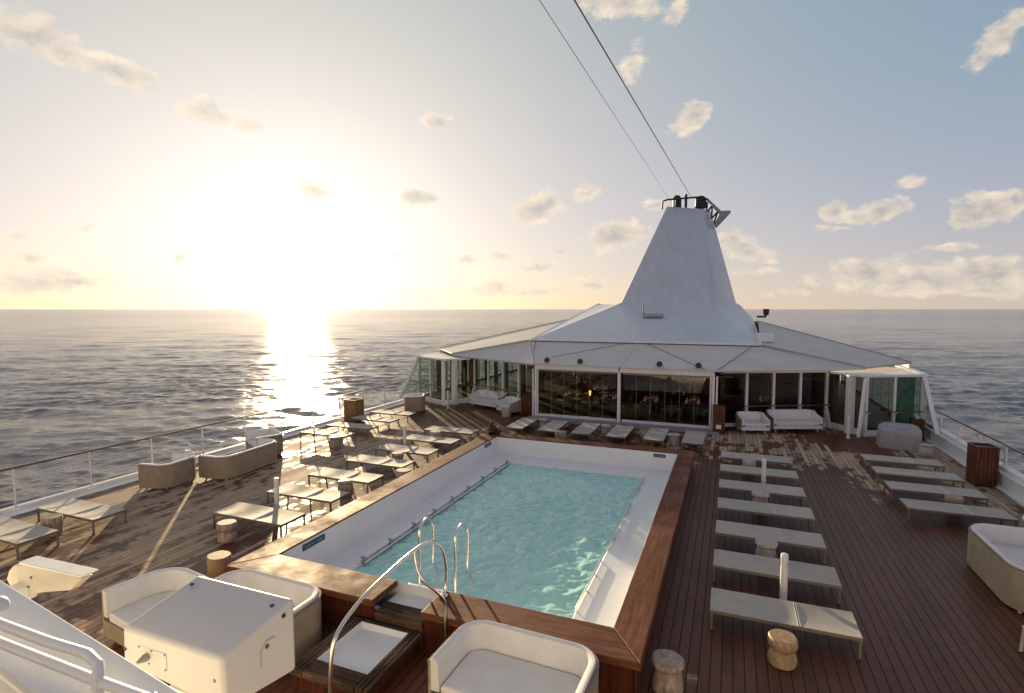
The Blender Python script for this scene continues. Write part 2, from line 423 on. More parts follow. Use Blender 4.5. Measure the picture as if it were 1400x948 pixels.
# ------------------------------------------------------------------ world: sky, aureole round the sun, cumulus
def make_world():
    w = bpy.data.worlds.new('World'); scene.world = w; w.use_nodes = True
    nt = NT(w.node_tree); nt.n.clear()
    out = nt.new('ShaderNodeOutputWorld'); bg = nt.new('ShaderNodeBackground'); nt.l.new(bg.outputs[0], out.inputs[0])
    sky = nt.new('ShaderNodeTexSky', sky_type='NISHITA')
    sky.sun_disc = False; sky.sun_elevation = SUN_EL; sky.sun_rotation = SUN_AZ % (2 * math.pi)
    sky.altitude = 15; sky.air_density = 1.0; sky.dust_density = .45; sky.ozone_density = 1.5
    c = nt.new('ShaderNodeTexCoord').outputs['Generated']
    d = nt.v('NORMALIZE', c); x, y, z = nt.xyz(d)
    dot = nt.v('DOT_PRODUCT', d, tuple(SUN), out=1)
    ang = nt.m('ARCCOSINE', nt.m('MINIMUM', dot, .999999))
    def lobe(s, p=1.0):
        return nt.m('EXPONENT', nt.m('MULTIPLY', nt.m('POWER', nt.m('DIVIDE', ang, s), p), -1.0))
    def grey(v): return nt.comb(v, v, v)
    tot = nt.mix(1.0, sky.outputs[0], (*SKYTINT, 1), 'MULTIPLY')
    hz = nt.m('EXPONENT', nt.m('MULTIPLY', nt.m('ABSOLUTE', z), -4.0))
    for colr, f in ((GLOW1, lobe(.14, 1.0)), (GLOW2, lobe(.34, 1.6)), (GLOW3, lobe(.75, 1.6)), (HORIZ, hz)):
        tot = nt.mix(1.0, tot, nt.mix(1.0, (*colr, 1), grey(f), 'MULTIPLY'), 'ADD')
    high = nt.m('MAXIMUM', nt.step(ang, 1.05, 1.75), nt.step(z, .52, .85))      # overhead and behind: neutral evening sky
    tot = nt.mix(1.0, tot, nt.mix(high, (*AIR, 1), (*AIR2, 1)), 'ADD')
    # clouds at fixed directions: azimuth, elevation
    az = nt.m('ARCTAN2', x, y); el = nt.m('ARCSINE', z)
    uv = nt.comb(az, el, 0)
    wob = nt.new('ShaderNodeTexNoise'); wob.inputs['Scale'].default_value = 22; wob.inputs['Detail'].default_value = 4
    wob.inputs['Roughness'].default_value = .6; nt.l.new(uv, wob.inputs['Vector'])
    uvw = nt.v('ADD', uv, nt.v('MULTIPLY', nt.v('SUBTRACT', wob.outputs['Color'], (.5, .5, .5)), (.05, .026, 0)))
    F = None
    for a, e, A, B, T, wt in CLOUDS:
        mp = nt.new('ShaderNodeMapping', vector_type='TEXTURE')
        nt.l.new(uvw, mp.inputs[0]); mp.inputs[1].default_value = (a, e, 0); mp.inputs[2].default_value = (0, 0, T)
        mp.inputs[3].default_value = (A * 1.08, B * 1.08, 1)
        ln = nt.v('LENGTH', mp.outputs[0], out=1)
        q = nt.m('MULTIPLY', nt.m('SUBTRACT', 1.0, ln), wt)
        F = q if F is None else nt.m('MAXIMUM', F, q)
    nv = nt.v('MULTIPLY', uv, (1, 1.7, 1))
    def fbm(off):
        return nt.noise(nt.v('ADD', nv, off), 20, 8, .64, .25)
    n0 = fbm((0, 0, 0)); n1 = fbm((-.016, .014, 0))
    dens = nt.m('ADD', F, nt.m('MULTIPLY', nt.m('SUBTRACT', n0, .5), 1.5))
    alpha = nt.m('MULTIPLY', nt.step(dens, .04, .52), .86)
    shade = nt.m('ADD', nt.m('MULTIPLY', nt.m('SUBTRACT', n0, n1), 1.7), nt.m('ADD', .72, nt.m('MULTIPLY', dens, -.62)), clamp=True)
    cc = nt.mix(shade, (*CLOUD_D, 1), (*CLOUD_L, 1))
    # thin edges glow towards the sun
    cc = nt.mix(1.0, cc, nt.mix(1.0, (*GLOWC, 1), nt.comb(*[lobe(.40, 1.3)] * 3), 'MULTIPLY'), 'ADD')
    tot = nt.mix(alpha, tot, cc)
    # the below-horizon half is only ever hidden by the sea
    nt.l.new(tot, bg.inputs[0]); bg.inputs[1].default_value = SKY_STRENGTH
SKY_STRENGTH = .06
SKYTINT = (.12, .18, .42)        # share of the pure Nishita sky; the rest is pale haze lit by the low sun
GLOW1, GLOW2, GLOW3 = (2.4, 2.2, 2.6), (1.6, 1.5, 1.3), (4.2, 2.5, .2)
HORIZ, AIR, AIR2 = (3.2, 1.35, .5), (.58, 1.82, 2.52), (1.68, 1.80, 2.05)
CLOUD_L, CLOUD_D = (8.2, 6.8, 5.1), (3.6, 3.35, 3.2)
GLOWC = (2.2, 1.9, 1.5)
CLOUDS = [(-1.0743, 0.351, 0.072, 0.0315, -0.154, 1.1), (-0.9899, 0.3332, 0.0592, 0.0201, -0.268, 1.0), (-0.879, 0.298, 0.0564, 0.021, 0.001, 0.85), (-0.8278, 0.2876, 0.0363, 0.0201, -0.237, 0.7), (-0.516, 0.3221, 0.031, 0.0158, 0.036, 0.8), (-0.5431, 0.1952, 0.0467, 0.0148, 0.026, 1.0), (-0.7242, 0.2018, 0.039, 0.0194, -0.387, 0.65), (-0.3384, 0.1787, 0.0526, 0.0288, 0.038, 1.15), (-0.3187, 0.191, 0.0341, 0.0224, -0.015, 0.9), (-0.2443, 0.207, 0.0307, 0.016, 0.102, 0.75), (-0.2009, 0.1308, 0.0555, 0.0292, 0.111, 1.2), (-0.1858, 0.1455, 0.0355, 0.0213, -0.031, 0.9), (-0.1476, 0.1318, 0.0246, 0.0127, 0.232, 0.7), (-0.0684, 0.3155, 0.039, 0.0236, 0.45, 1.1), (-0.0955, 0.3013, 0.0203, 0.0095, 0.427, 0.6), (-0.1908, 0.483, 0.0816, 0.0206, -0.176, 1.05), (-0.2386, 0.4921, 0.0502, 0.017, -0.071, 0.8), (-0.0994, 0.4702, 0.0271, 0.0199, 0.415, 0.6), (-0.1696, 0.4046, 0.0225, 0.0343, -0.368, 0.5), (0.327, 0.3439, 0.0356, 0.0207, 0.57, 0.8), (0.3116, 0.3249, 0.0206, 0.0134, 0.397, 0.65), (0.3478, 0.3612, 0.0189, 0.0182, 0.361, 0.6), (0.1471, 0.1526, 0.0296, 0.0174, -0.185, 1.05), (0.207, 0.1449, 0.0353, 0.0193, 0.025, 1.05), (0.1793, 0.141, 0.0317, 0.013, -0.089, 0.8), (0.3243, 0.1347, 0.0362, 0.0259, 0.203, 1.25), (0.3054, 0.1249, 0.0234, 0.0159, -0.103, 1.0), (0.3535, 0.1465, 0.0209, 0.0174, 0.099, 0.9), (0.3103, 0.1559, 0.0196, 0.012, 0.093, 0.7), (0.2393, 0.1829, 0.0237, 0.0124, -0.007, 0.75), (0.2853, 0.0893, 0.0381, 0.0082, -0.028, 0.75), (0.1371, 0.1257, 0.0257, 0.0067, -0.073, 0.6), (0.1966, 0.0567, 0.0624, 0.0288, 0.023, 1.05), (0.2681, 0.0455, 0.0566, 0.0253, -0.036, 1.1), (0.3321, 0.0472, 0.0544, 0.028, -0.042, 1.1), (0.3762, 0.0415, 0.034, 0.0231, -0.04, 1.0), (0.1588, 0.0433, 0.0568, 0.017, -0.027, 0.8), (0.2429, 0.0303, 0.0901, 0.0151, -0.023, 0.8), (0.3407, 0.025, 0.0638, 0.014, -0.023, 0.85), (0.0028, 0.1137, 0.0388, 0.0236, -0.229, 1.05), (0.0202, 0.0961, 0.0446, 0.0167, -0.153, 0.95), (0.043, 0.0809, 0.0284, 0.0096, -0.038, 0.7), (-0.3328, 0.0742, 0.0424, 0.0118, -0.005, 0.85), (-0.2984, 0.1014, 0.0236, 0.0104, 0.163, 0.7), (-0.398, 0.094, 0.0346, 0.013, -0.0, 0.6), (-0.2534, 0.0619, 0.0209, 0.0092, -0.009, 0.6), (-0.2297, 0.0434, 0.0517, 0.0118, -0.008, 0.55), (-0.4221, 0.0373, 0.0734, 0.0172, 0.0, 0.6), (-0.5853, 0.0959, 0.0257, 0.0102, 0.018, 0.6), (-0.9244, 0.0805, 0.0158, 0.0124, 0.048, 0.55), (-1.0359, 0.115, 0.017, 0.0093, 0.086, 0.5), (-1.0988, 0.0709, 0.0169, 0.0099, 0.061, 0.55), (-1.0889, 0.0385, 0.0913, 0.0222, 0.031, 0.7), (-0.4617, 0.0871, 0.0238, 0.0104, 0.006, 0.6), (-0.4617, 0.0937, 0.0132, 0.0078, 0.007, 0.6), (0.0879, 0.0273, 0.0416, 0.0119, -0.014, 0.5), (-1.116, 0.1009, 0.0225, 0.0087, 0.089, 0.5), (-0.1297, 0.1806, 0.0271, 0.0122, -0.048, 0.7), (-0.121, 0.036, 0.0732, 0.0128, -0.011, 0.5), (-0.3553, 0.0306, 0.1061, 0.0119, -0.002, 0.5), (0.0324, 0.062, 0.0545, 0.0097, -0.029, 0.5)]
make_world()

sd = bpy.data.lights.new('sun', 'SUN'); sd.energy = 5.0; sd.angle = R(.6); sd.color = (1.0, .76, .45)
so = bpy.data.objects.new('sun', sd); COL.objects.link(so)
so.rotation_euler = (-SUN).to_track_quat('-Z', 'Y').to_euler()
so.location = SUN * 60

cam = bpy.data.cameras.new('camera'); cam.sensor_width = 36; cam.lens = 36 * 745 / 1400
cam.clip_start = .05; cam.clip_end = 200000
co = bpy.data.objects.new('camera', cam); COL.objects.link(co)
Fv, Rv, Uv = Vector((-.37191516, .92575088, -.06829653)), Vector((.92791751, .37278559, 0)), Vector((-.02545996, .06337355, .99766507))
Mx = Matrix((Rv, Uv, -Fv)).transposed().to_4x4(); Mx.translation = (0, 0, 5)
co.matrix_world = Mx
scene.camera = co
vs = scene.view_settings
scene.display_settings.display_device = 'sRGB'
vs.view_transform = 'Standard'; vs.look = 'None'; vs.exposure = 1.18; vs.gamma = 1.0; vs.use_curve_mapping = False
cy = scene.cycles
cy.use_denoising = True
cy.max_bounces = 8; cy.transparent_max_bounces = 16; cy.sample_clamp_indirect = 8; cy.caustics_reflective = False; cy.caustics_refractive = False

# ================================================================== SEA
def make_sea():
    rows = np.concatenate([np.linspace(420, 110, 320, endpoint=False), np.linspace(110, 14, 340, endpoint=False), np.geomspace(14, .06, 100)])
    rr = 18.0 * 745 / rows
    front = np.linspace(-1.45, 1.0, 760); back = np.linspace(1.0, 2 * math.pi - 1.45, 42)[1:-1]
    aa = np.concatenate([front, back])
    nr, na = len(rr), len(aa)
    A, Rr = np.meshgrid(aa, rr)
    X = Rr * np.sin(A); Y = Rr * np.cos(A); Z = np.zeros_like(X)
    cell = np.maximum(np.gradient(rr)[:, None] * np.ones_like(X), .4)
    rng = np.random.default_rng(3)
    for i in range(150):
        lam = 1.0 * (10 / 1.0) ** rng.random()
        th = R(-24) + rng.normal(0, .5)
        k = 2 * math.pi / lam
        amp = .0050 * lam ** .50
        ph = rng.random() * 6.283
        fade = np.clip((lam / cell - 2.2) / 2.0, 0, 1)
        arg = k * (X * math.sin(th) + Y * math.cos(th)) + ph
        s = np.sin(arg)
        Z += fade * amp * (s - .28 * np.cos(2 * arg))
    for i in range(50):                                   # longer swell, seen far out
        lam = 10 * (60 / 10) ** rng.random(); th = R(-24) + rng.normal(0, .4); k = 2 * math.pi / lam
        fade = np.clip((lam / cell - 2.2) / 2.0, 0, 1)
        Z += fade * .0042 * lam ** .62 * np.sin(k * (X * math.sin(th) + Y * math.cos(th)) + rng.random() * 6.283)
    V = np.stack([X, Y, Z], -1).reshape(-1, 3)
    i = np.arange(nr - 1)[:, None]; j = np.arange(na)[None, :]; jn = (j + 1) % na
    Fq = np.stack([i * na + j, i * na + jn, (i + 1) * na + jn, (i + 1) * na + j], -1).reshape(-1, 4)
    me = bpy.data.meshes.new('sea')
    nv, nf = len(V), len(Fq)
    me.vertices.add(nv); me.vertices.foreach_set('co', V.astype(np.float32).ravel())
    me.loops.add(nf * 4); me.loops.foreach_set('vertex_index', Fq[:, ::-1].astype(np.int32).ravel())
    me.polygons.add(nf); me.polygons.foreach_set('loop_start', np.arange(0, nf * 4, 4, dtype=np.int32))
    me.polygons.foreach_set('use_smooth', np.ones(nf, dtype=bool))
    me.update(calc_edges=True); me.validate()
    me.materials.append(MAT['sea'])
    o = bpy.data.objects.new('sea', me); COL.objects.link(o); o.location = (0, 0, SEA_Z)
    return struct(o)
make_sea()

# ================================================================== DECK, HULL
def deck_sheet():
    b = MB(); X0, X1, Y0, Y1 = -16.35, 7.15, -3, 45
    hx0, hx1, hy0, hy1 = -7.5, -1.4, 7.3, 17.1
    rings = []
    for z in (-.12, 0):
        o_ = b.vs([(X0, Y0, z), (X1, Y0, z), (X1, Y1, z), (X0, Y1, z)]); i_ = b.vs([(hx0, hy0, z), (hx1, hy0, z), (hx1, hy1, z), (hx0, hy1, z)])
        for k in range(4):
            j = (k + 1) % 4; b.bm.faces.new((o_[k], o_[j], i_[j], i_[k]))
        rings.append((o_, i_))
    for w in (0, 1):
        for k in range(4):
            j = (k + 1) % 4; b.bm.faces.new((rings[0][w][k], rings[0][w][j], rings[1][w][j], rings[1][w][k]))
    return b.build('deck', MAT['deck'], smooth=0)
struct(deck_sheet())
b = MB(); hp = [(-16.45, -3.2), (7.25, -3.2), (7.25, 45.2), (-16.45, 45.2)]
b.loft([[(x, y, -13.4) for x, y in hp], [(x, y, -.125) for x, y in hp]], cap=False)
struct(b.build('hull', MAT['hull'], smooth=0))
# pale gutter along the port side
struct(MB().prism([(-16.42, -3), (-15.97, -3), (-15.97, 45), (-16.42, 45)], .004, .02)
       .prism([(-16.50, -3), (-16.36, -3), (-16.36, 45), (-16.50, 45)], .02, .11).build('port_waterway', MAT['white'], bevel=.01))
# upper deck the photographer stands on, with the white house front behind
struct(MB().box(-4.6, -1.4, 3.20, 23, 5.2, .12).build('upper_deck', MAT['deck'], smooth=0))
struct(MB().box(-4.6, -3.8, 4.2, 20, .3, 2.0).build('superstructure_wall', MAT['hull'], smooth=0))
struct(MB().box(-4.6, .95, 1.5, 22.6, .2, 3.0).build('lower_house_front', MAT['white'], smooth=0))

# ================================================================== SHIP RAILS
t = thing('ship_railing', 'slim white railing with teak handrail along the sunlit side of the deck', 'railing', (-16.2, 0, 0))
ys = [7.55 + 1.70 * k for k in range(-4, 11)]
for y in ys:
    MB().tube([(.12, y, .1), (.10, y, 1.12)], .022, 8).box(.12, y, .115, .1, .1, .02).build('post', MAT['white'], t)
MB().beam((.10, .3, 1.15), (.10, 25.3, 1.15), .055, .045).build('handrail', MAT['railwood'], t, bevel=.012)
for z in (.32, .52, .72, .92):
    MB().tube([(.115, .3, z), (.115, 25.2, z)], .008, 6).build('wire', MAT['steel'], t)

t = thing('bulwark_railing', 'low white bulwark topped by white posts and a brown handrail, shaded side', 'railing', (7.2, 0, 0))
MB().prism([(-.05, -1), (.16, -1), (.16, 27), (-.05, 27)], .06, .40).prism([(-.11, -1), (.26, -1), (.26, 27), (-.11, 27)], .40, .46)\
    .prism([(-.20, -1), (.16, -1), (.16, 27), (-.20, 27)], 0, .06).prism([(.0, -1), (.24, -1), (.24, 27), (.0, 27)], .46, .56).build('bulwark', MAT['white'], t, bevel=.012)
for k in range(16):
    y = 24.5 - 1.72 * k
    MB().box(.13, y, .85, .05, .09, .58).box(.13, y, .57, .12, .16, .02).build('post', MAT['white'], t, bevel=.008)
MB().beam((.12, -1, 1.16), (.12, 25.8, 1.16), .08, .05).build('handrail', MAT['railwood'], t, bevel=.016)
MB().tube([(.13, -1, .86), (.13, 25.8, .86)], .012, 6).build('wire', MAT['white'], t)

# ================================================================== POOL
t = thing('swimming_pool', 'raised white swimming pool with a broad varnished mahogany rim, full of turquoise water', 'swimming pool', (XC, 12.2, 0))
def P(x, y): return (x - XC, y - 12.2)
ix0, ix1, iy0, iy1 = -7.45, -1.41, 7.28, 17.12
ox0, ox1, oy0, oy1 = -7.97, -.93, 6.6, 17.62
gx0, gx1 = -4.93, -4.09
wx0, wx1, wy0, wy1 = -6.68, -2.24, 8.10, 16.28
b = MB()
def quad(b, *pts): b.face([(x - XC, y - 12.2, z) for x, y, z in pts])
zi, zl = .57, .03
r_in = [(ix0, iy0), (ix1, iy0), (ix1, iy1), (ix0, iy1)]; r_w = [(wx0, wy0), (wx1, wy0), (wx1, wy1), (wx0, wy1)]
rings = [[(x - XC, y - 12.2, z) for x, y in rr] for rr, z in
         ((r_in, zi), ([(x + (.03 if x < -4 else -.03), y + (.03 if y < 12 else -.03)) for x, y in r_in], zl + .03),
          ([(x + (.06 if x < -4 else -.06), y + (.06 if y < 12 else -.06)) for x, y in r_in], zl), (r_w, zl),
          ([(x + (.03 if x < -4 else -.03), y + (.03 if y < 12 else -.03)) for x, y in r_w], zl - .04),
          ([(x + (.03 if x < -4 else -.03), y + (.03 if y < 12 else -.03)) for x, y in r_w], -1.4))]
b.loft(rings, cap=False)
b.face([(x - XC, y - 12.2, -1.4) for x, y in r_w])
b.build('basin', MAT['gel'], t, smooth=0)
# mitred rim boards
zt, zb = .60, .50
def board(poly, mat, lead=None):
    MB().prism([P(*p) for p in poly], zb, zt).build('rim_board', mat, t, bevel=.018, seg=3)
e = .004
board([(ox0, oy0 + e), (ix0, iy0 + e), (ix0, iy1 - e), (ox0, oy1 - e)], MAT['wood_y'])
board([(ix1, iy0 + e), (ox1, oy0 + e), (ox1, oy1 - e), (ix1, iy1 - e)], MAT['wood_y'])
board([(ix0 + e, iy1), (ix1 - e, iy1), (ox1 - e, oy1), (ox0 + e, oy1)], MAT['wood_x'])
board([(ox0 + e, oy0), (gx0, oy0), (gx0, iy0), (ix0 + e, iy0)], MAT['wood_x'])
board([(gx1, oy0), (ox1 - e, oy0), (ix1 - e, iy0), (gx1, iy0)], MAT['wood_x'])
# sides under the rim
s = .05
for nm, poly in (('side_panel', [(ox0 + s, oy0 + s), (ox0 + s + .04, oy0 + s), (ox0 + s + .04, oy1 - s), (ox0 + s, oy1 - s)]),
                 ('side_panel', [(ox1 - s - .04, oy0 + s), (ox1 - s, oy0 + s), (ox1 - s, oy1 - s), (ox1 - s - .04, oy1 - s)]),
                 ('side_panel', [(ox0 + s + .05, oy1 - s - .04), (ox1 - s - .05, oy1 - s - .04), (ox1 - s - .05, oy1 - s), (ox0 + s + .05, oy1 - s)]),
                 ('side_panel', [(ox0 + s + .05, oy0 + s), (gx0 - .02, oy0 + s), (gx0 - .02, oy0 + s + .04), (ox0 + s + .05, oy0 + s + .04)]),
                 ('side_panel', [(gx1 + .02, oy0 + s), (ox1 - s - .05, oy0 + s), (ox1 - s - .05, oy0 + s + .04), (gx1 + .02, oy0 + s + .04)])):
    MB().prism([P(*p) for p in poly], 0, zb).build(nm, MAT['panel'], t, bevel=.004)
# opening in the near rim: white threshold and a grooved wooden step
MB().prism([P(gx0 + .003, 6.98), P(gx1 - .003, 6.98), P(gx1 - .003, 7.62), P(gx0 + .003, 7.62)], .05, .40).build('threshold', MAT['gel'], t, bevel=.01)
b = MB()
for k in range(4):
    y = 6.63 + k * .088
    b.prism([P(gx0 + .003, y), P(gx1 - .003, y), P(gx1 - .003, y + .08), P(gx0 + .003, y + .08)], .34, .405)
b.prism([P(gx0 + .003, 6.66), P(gx1 - .003, 6.66), P(gx1 - .003, 6.975), P(gx0 + .003, 6.975)], 0, .338)
b.build('threshold_slats', MAT['step_x'], t, bevel=.006)
# blue signs
def sign(x, y, z, L, H, along_y, n):
    sg = MB().box(x - XC, y - 12.2, z, .008 if along_y else L, L if along_y else .008, H).build('depth_sign', MAT['sign'], t, smooth=0)
    b = MB(); random.seed(int(L * 100) + n)
    q = -L * .40
    while q < L * .40:                       # worn lettering, too small to make out in the photograph
        w = random.uniform(.010, .026)
        if random.random() < .82:
            if along_y: b.box(x - XC + .0055, y - 12.2 + q, z, .003, w, H * random.uniform(.22, .34))
            else: b.box(x - XC + q, y - 12.2 - .0055, z, w, .003, H * random.uniform(.22, .34))
        q += w + random.uniform(.010, .02)
    b.build('lettering', MAT['signtext'], sg, smooth=0)
sign(-7.43, 8.15, .47, .60, .12, True, 1); sign(-7.43, 16.35, .48, .52, .12, True, 2); sign(-1.95, 17.092, .475, .36, .10, False, 3)
sign(-6.70, 8.38, -.012, .22, .07, True, 4)
# gutter pipe with brackets on the left, grab rails on the right
MB().tube([P(wx0 + .0, 8.5) + (.055,), P(wx0 + .0, 16.2) + (.055,)], .045, 12).build('gutter_pipe', MAT['gel'], t)
for k in range(9):
    y = 8.62 + k * .93
    MB().box(wx0 + .035 - XC, y - 12.2, .05, .09, .07, .13).build('bracket', MAT['greymetal'], t, bevel=.008)
MB().tube([P(wx0 + .09, 8.6) + (.0,), P(wx0 + .09, 16.2) + (.0,)], .022, 8).build('edge_rail', MAT['steel'], t)
for y0, y1 in ((8.45, 10.35), (10.9, 13.7), (14.4, 16.1)):
    b = MB().tube([P(wx1 - .02, y0) + (.02,), P(wx1 - .02, y0 + .02) + (.07,), P(wx1 - .02, y1 - .02) + (.07,), P(wx1 - .02, y1) + (.02,)], .018, 8)
    n = int((y1 - y0) / .5)
    for k in range(1, n): b.tube([P(wx1 - .02, y0 + (y1 - y0) * k / n) + (.07,), P(wx1 + .05, y0 + (y1 - y0) * k / n) + (.03,)], .012, 6)
    b.build('grab_rail', MAT['steel'], t)

# pool water
def make_pool_water():
    nx, ny = 190, 340
    X, Y = np.meshgrid(np.linspace(wx0 + .032, wx1 - .032, nx), np.linspace(wy0 + .032, wy1 - .032, ny))
    Z = np.zeros_like(X); rng = np.random.default_rng(11)
    Xw = X + .10 * np.sin(Y * 1.7 + 1) + .05 * np.sin(Y * 4.1); Yw = Y + .10 * np.sin(X * 2.1) + .05 * np.sin(X * 5.3 + 2)
    for i in range(70):
        lam = .11 * (.9 / .11) ** rng.random()
        th = R(-50) + rng.normal(0, .75); k = 2 * math.pi / lam
        arg = k * (Xw * math.sin(th) + Yw * math.cos(th)) + rng.random() * 6.283
        Z += .0056 * lam ** .9 * (np.sin(arg) + .3 * np.cos(2 * arg))
    V = np.stack([X, Y, Z], -1).reshape(-1, 3); idx = np.arange(nx * ny).reshape(ny, nx)
    Fq = np.stack([idx[:-1, :-1], idx[:-1, 1:], idx[1:, 1:], idx[1:, :-1]], -1).reshape(-1, 4)
    me = bpy.data.meshes.new('pool_water'); me.from_pydata(V.tolist(), [], Fq.tolist()); me.polygons.foreach_set('use_smooth', [True] * len(me.polygons))
    me.materials.append(MAT['pool'])
    o = bpy.data.objects.new('pool_water', me); COL.objects.link(o); o.location = (0, 0, -.05)
    return struct(o)
make_pool_water()

# steps in front of the opening with the white foot bath
t = thing('wooden_step', 'low mahogany step with grooved slats around a white foot bath, before the pool opening', 'step', (-4.65, 6.0, 0))
X0, X1, Y0, Y1 = -.64, .60, -.72, .59
MB().prism([(X0 + .03, Y0 + .03), (X1 - .03, Y0 + .03), (X1 - .03, Y1), (X0 + .03, Y1)], 0, .195).build('step_sides', MAT['panel'], t, bevel=.01)
tx0, tx1, ty0, ty1 = -.43, .40, -.44, .53
bl, br_, bn, bf = MB(), MB(), MB(), MB()
for k in range(3):
    w0, w1 = k / 3, (k + .9) / 3
    bl.prism([(X0 + (tx0 - X0) * w0, Y0), (X0 + (tx0 - X0) * w1, Y0), (X0 + (tx0 - X0) * w1, Y1), (X0 + (tx0 - X0) * w0, Y1)], .2, .30)
    br_.prism([(tx1 + .01 + (X1 - tx1) * w0, Y0), (tx1 + .01 + (X1 - tx1) * w1 - .01, Y0), (tx1 + .01 + (X1 - tx1) * w1 - .01, Y1), (tx1 + .01 + (X1 - tx1) * w0, Y1)], .2, .30)
    bn.prism([(tx0 + .004, Y0 + (ty0 - Y0) * w0), (tx1 - .004, Y0 + (ty0 - Y0) * w0), (tx1 - .004, Y0 + (ty0 - Y0) * w1), (tx0 + .004, Y0 + (ty0 - Y0) * w1)], .2, .298)
bf.prism([(tx0 + .004, ty1 + .004), (tx1 - .004, ty1 + .004), (tx1 - .004, Y1), (tx0 + .004, Y1)], .2, .298)
bl.build('slat_border', MAT['step_y'], t, bevel=.008); br_.build('slat_border', MAT['step_y'], t, bevel=.008)
bn.build('slat_border', MAT['step_x'], t, bevel=.008); bf.build('slat_border', MAT['step_x'], t, bevel=.008)
b = MB(); rings = []
for inset, z in ((0, .285), (.012, .285), (.05, .215)):
    rings.append([(tx0 + inset, ty0 + inset, z), (tx1 - inset, ty0 + inset, z), (tx1 - inset, ty1 - inset, z), (tx0 + inset, ty1 - inset, z)])
b.loft(rings, cap=False); b.face(rings[-1]); b.build('foot_bath', MAT['gel'], t, smooth=0)

# stainless handrail beside the step
t = thing('pool_handrail', 'curved stainless steel handrail arching over the wooden step to the pool rim', 'handrail', (-4.0, 5.8, 0))
def Q(*pp): return [(0, y - 5.8, z) for y, z in pp]
MB().tube(spline(Q((4.57, .0), (4.57, .55), (4.59, 1.05), (4.70, 1.37), (5.09, 1.54), (5.53, 1.61), (6.2, 1.66), (6.62, 1.64), (6.92, 1.53), (7.12, 1.31), (7.22, 1.0), (7.2, .72), (7.12, .60)), 6), .024, 12).build('upper_rail', MAT['steel'], t)
MB().tube(spline([(0, 6.31 - 5.8, 1.655), (.04, 6.30 - 5.8, 1.48), (.17, 6.27 - 5.8, 1.28), (.26, 6.46 - 5.8, 1.05), (.32, 6.60 - 5.8, .82), (.34, 6.57 - 5.8, .5), (.34, 6.56 - 5.8, .0)], 6), .022, 12).build('lower_rail', MAT['steel'], t)
MB().lathe([(.02, .602), (.07, .602), (.075, .612), (.03, .63), (.02, .63)], 0, 7.12 - 5.8, 16).build('flange', MAT['steel'], t)

t = thing('pool_ladder', 'pair of tall stainless steel ladder hoops rising from the pool edge', 'pool ladder', (-4.32, 7.75, 0))
for x in (-.33, .33):
    MB().tube(spline([(x, -.25, .40), (x, -.25, 1.0), (x, -.25, 1.33), (x, -.17, 1.455), (x, 0, 1.50), (x, .14, 1.40), (x, .19, 1.26), (x, .19, .9), (x, .19, .66), (x, .33, .40), (x, .34, .1), (x, .34, -.3)], 6), .021, 12).build('hoop', MAT['steel'], t)
MB().box(0, .36, -.02, .62, .09, .03).box(0, .36, -.25, .62, .09, .03).build('tread', MAT['greymetal'], t, bevel=.006)

# dark figure on the far corner of the rim
t = MB()
random.seed(5)
for (x, y, z, rr) in ((0, 0, .10, .14), (.02, .02, .24, .12), (-.03, 0, .34, .09), (.10, .03, .18, .09), (-.10, .02, .16, .09), (.0, .0, .43, .055), (.17, .04, .08, .09), (.24, .05, .13, .06)):
    bmesh.ops.create_icosphere(t.bm, subdivisions=2, radius=rr, matrix=Matrix.Translation((x, y, z)))
for v in t.bm.verts: v.co += Vector((mnoise.noise(v.co * 14), mnoise.noise(v.co * 14 + Vector((9, 0, 0))), mnoise.noise(v.co * 14 + Vector((0, 9, 0))))) * .025
o = t.build('garden_ornament', MAT['darkthing'], loc=(-7.72, 17.36, .58)); tag(o, 'small dark lumpy ornament perched on the far left corner of the pool rim', 'ornament')

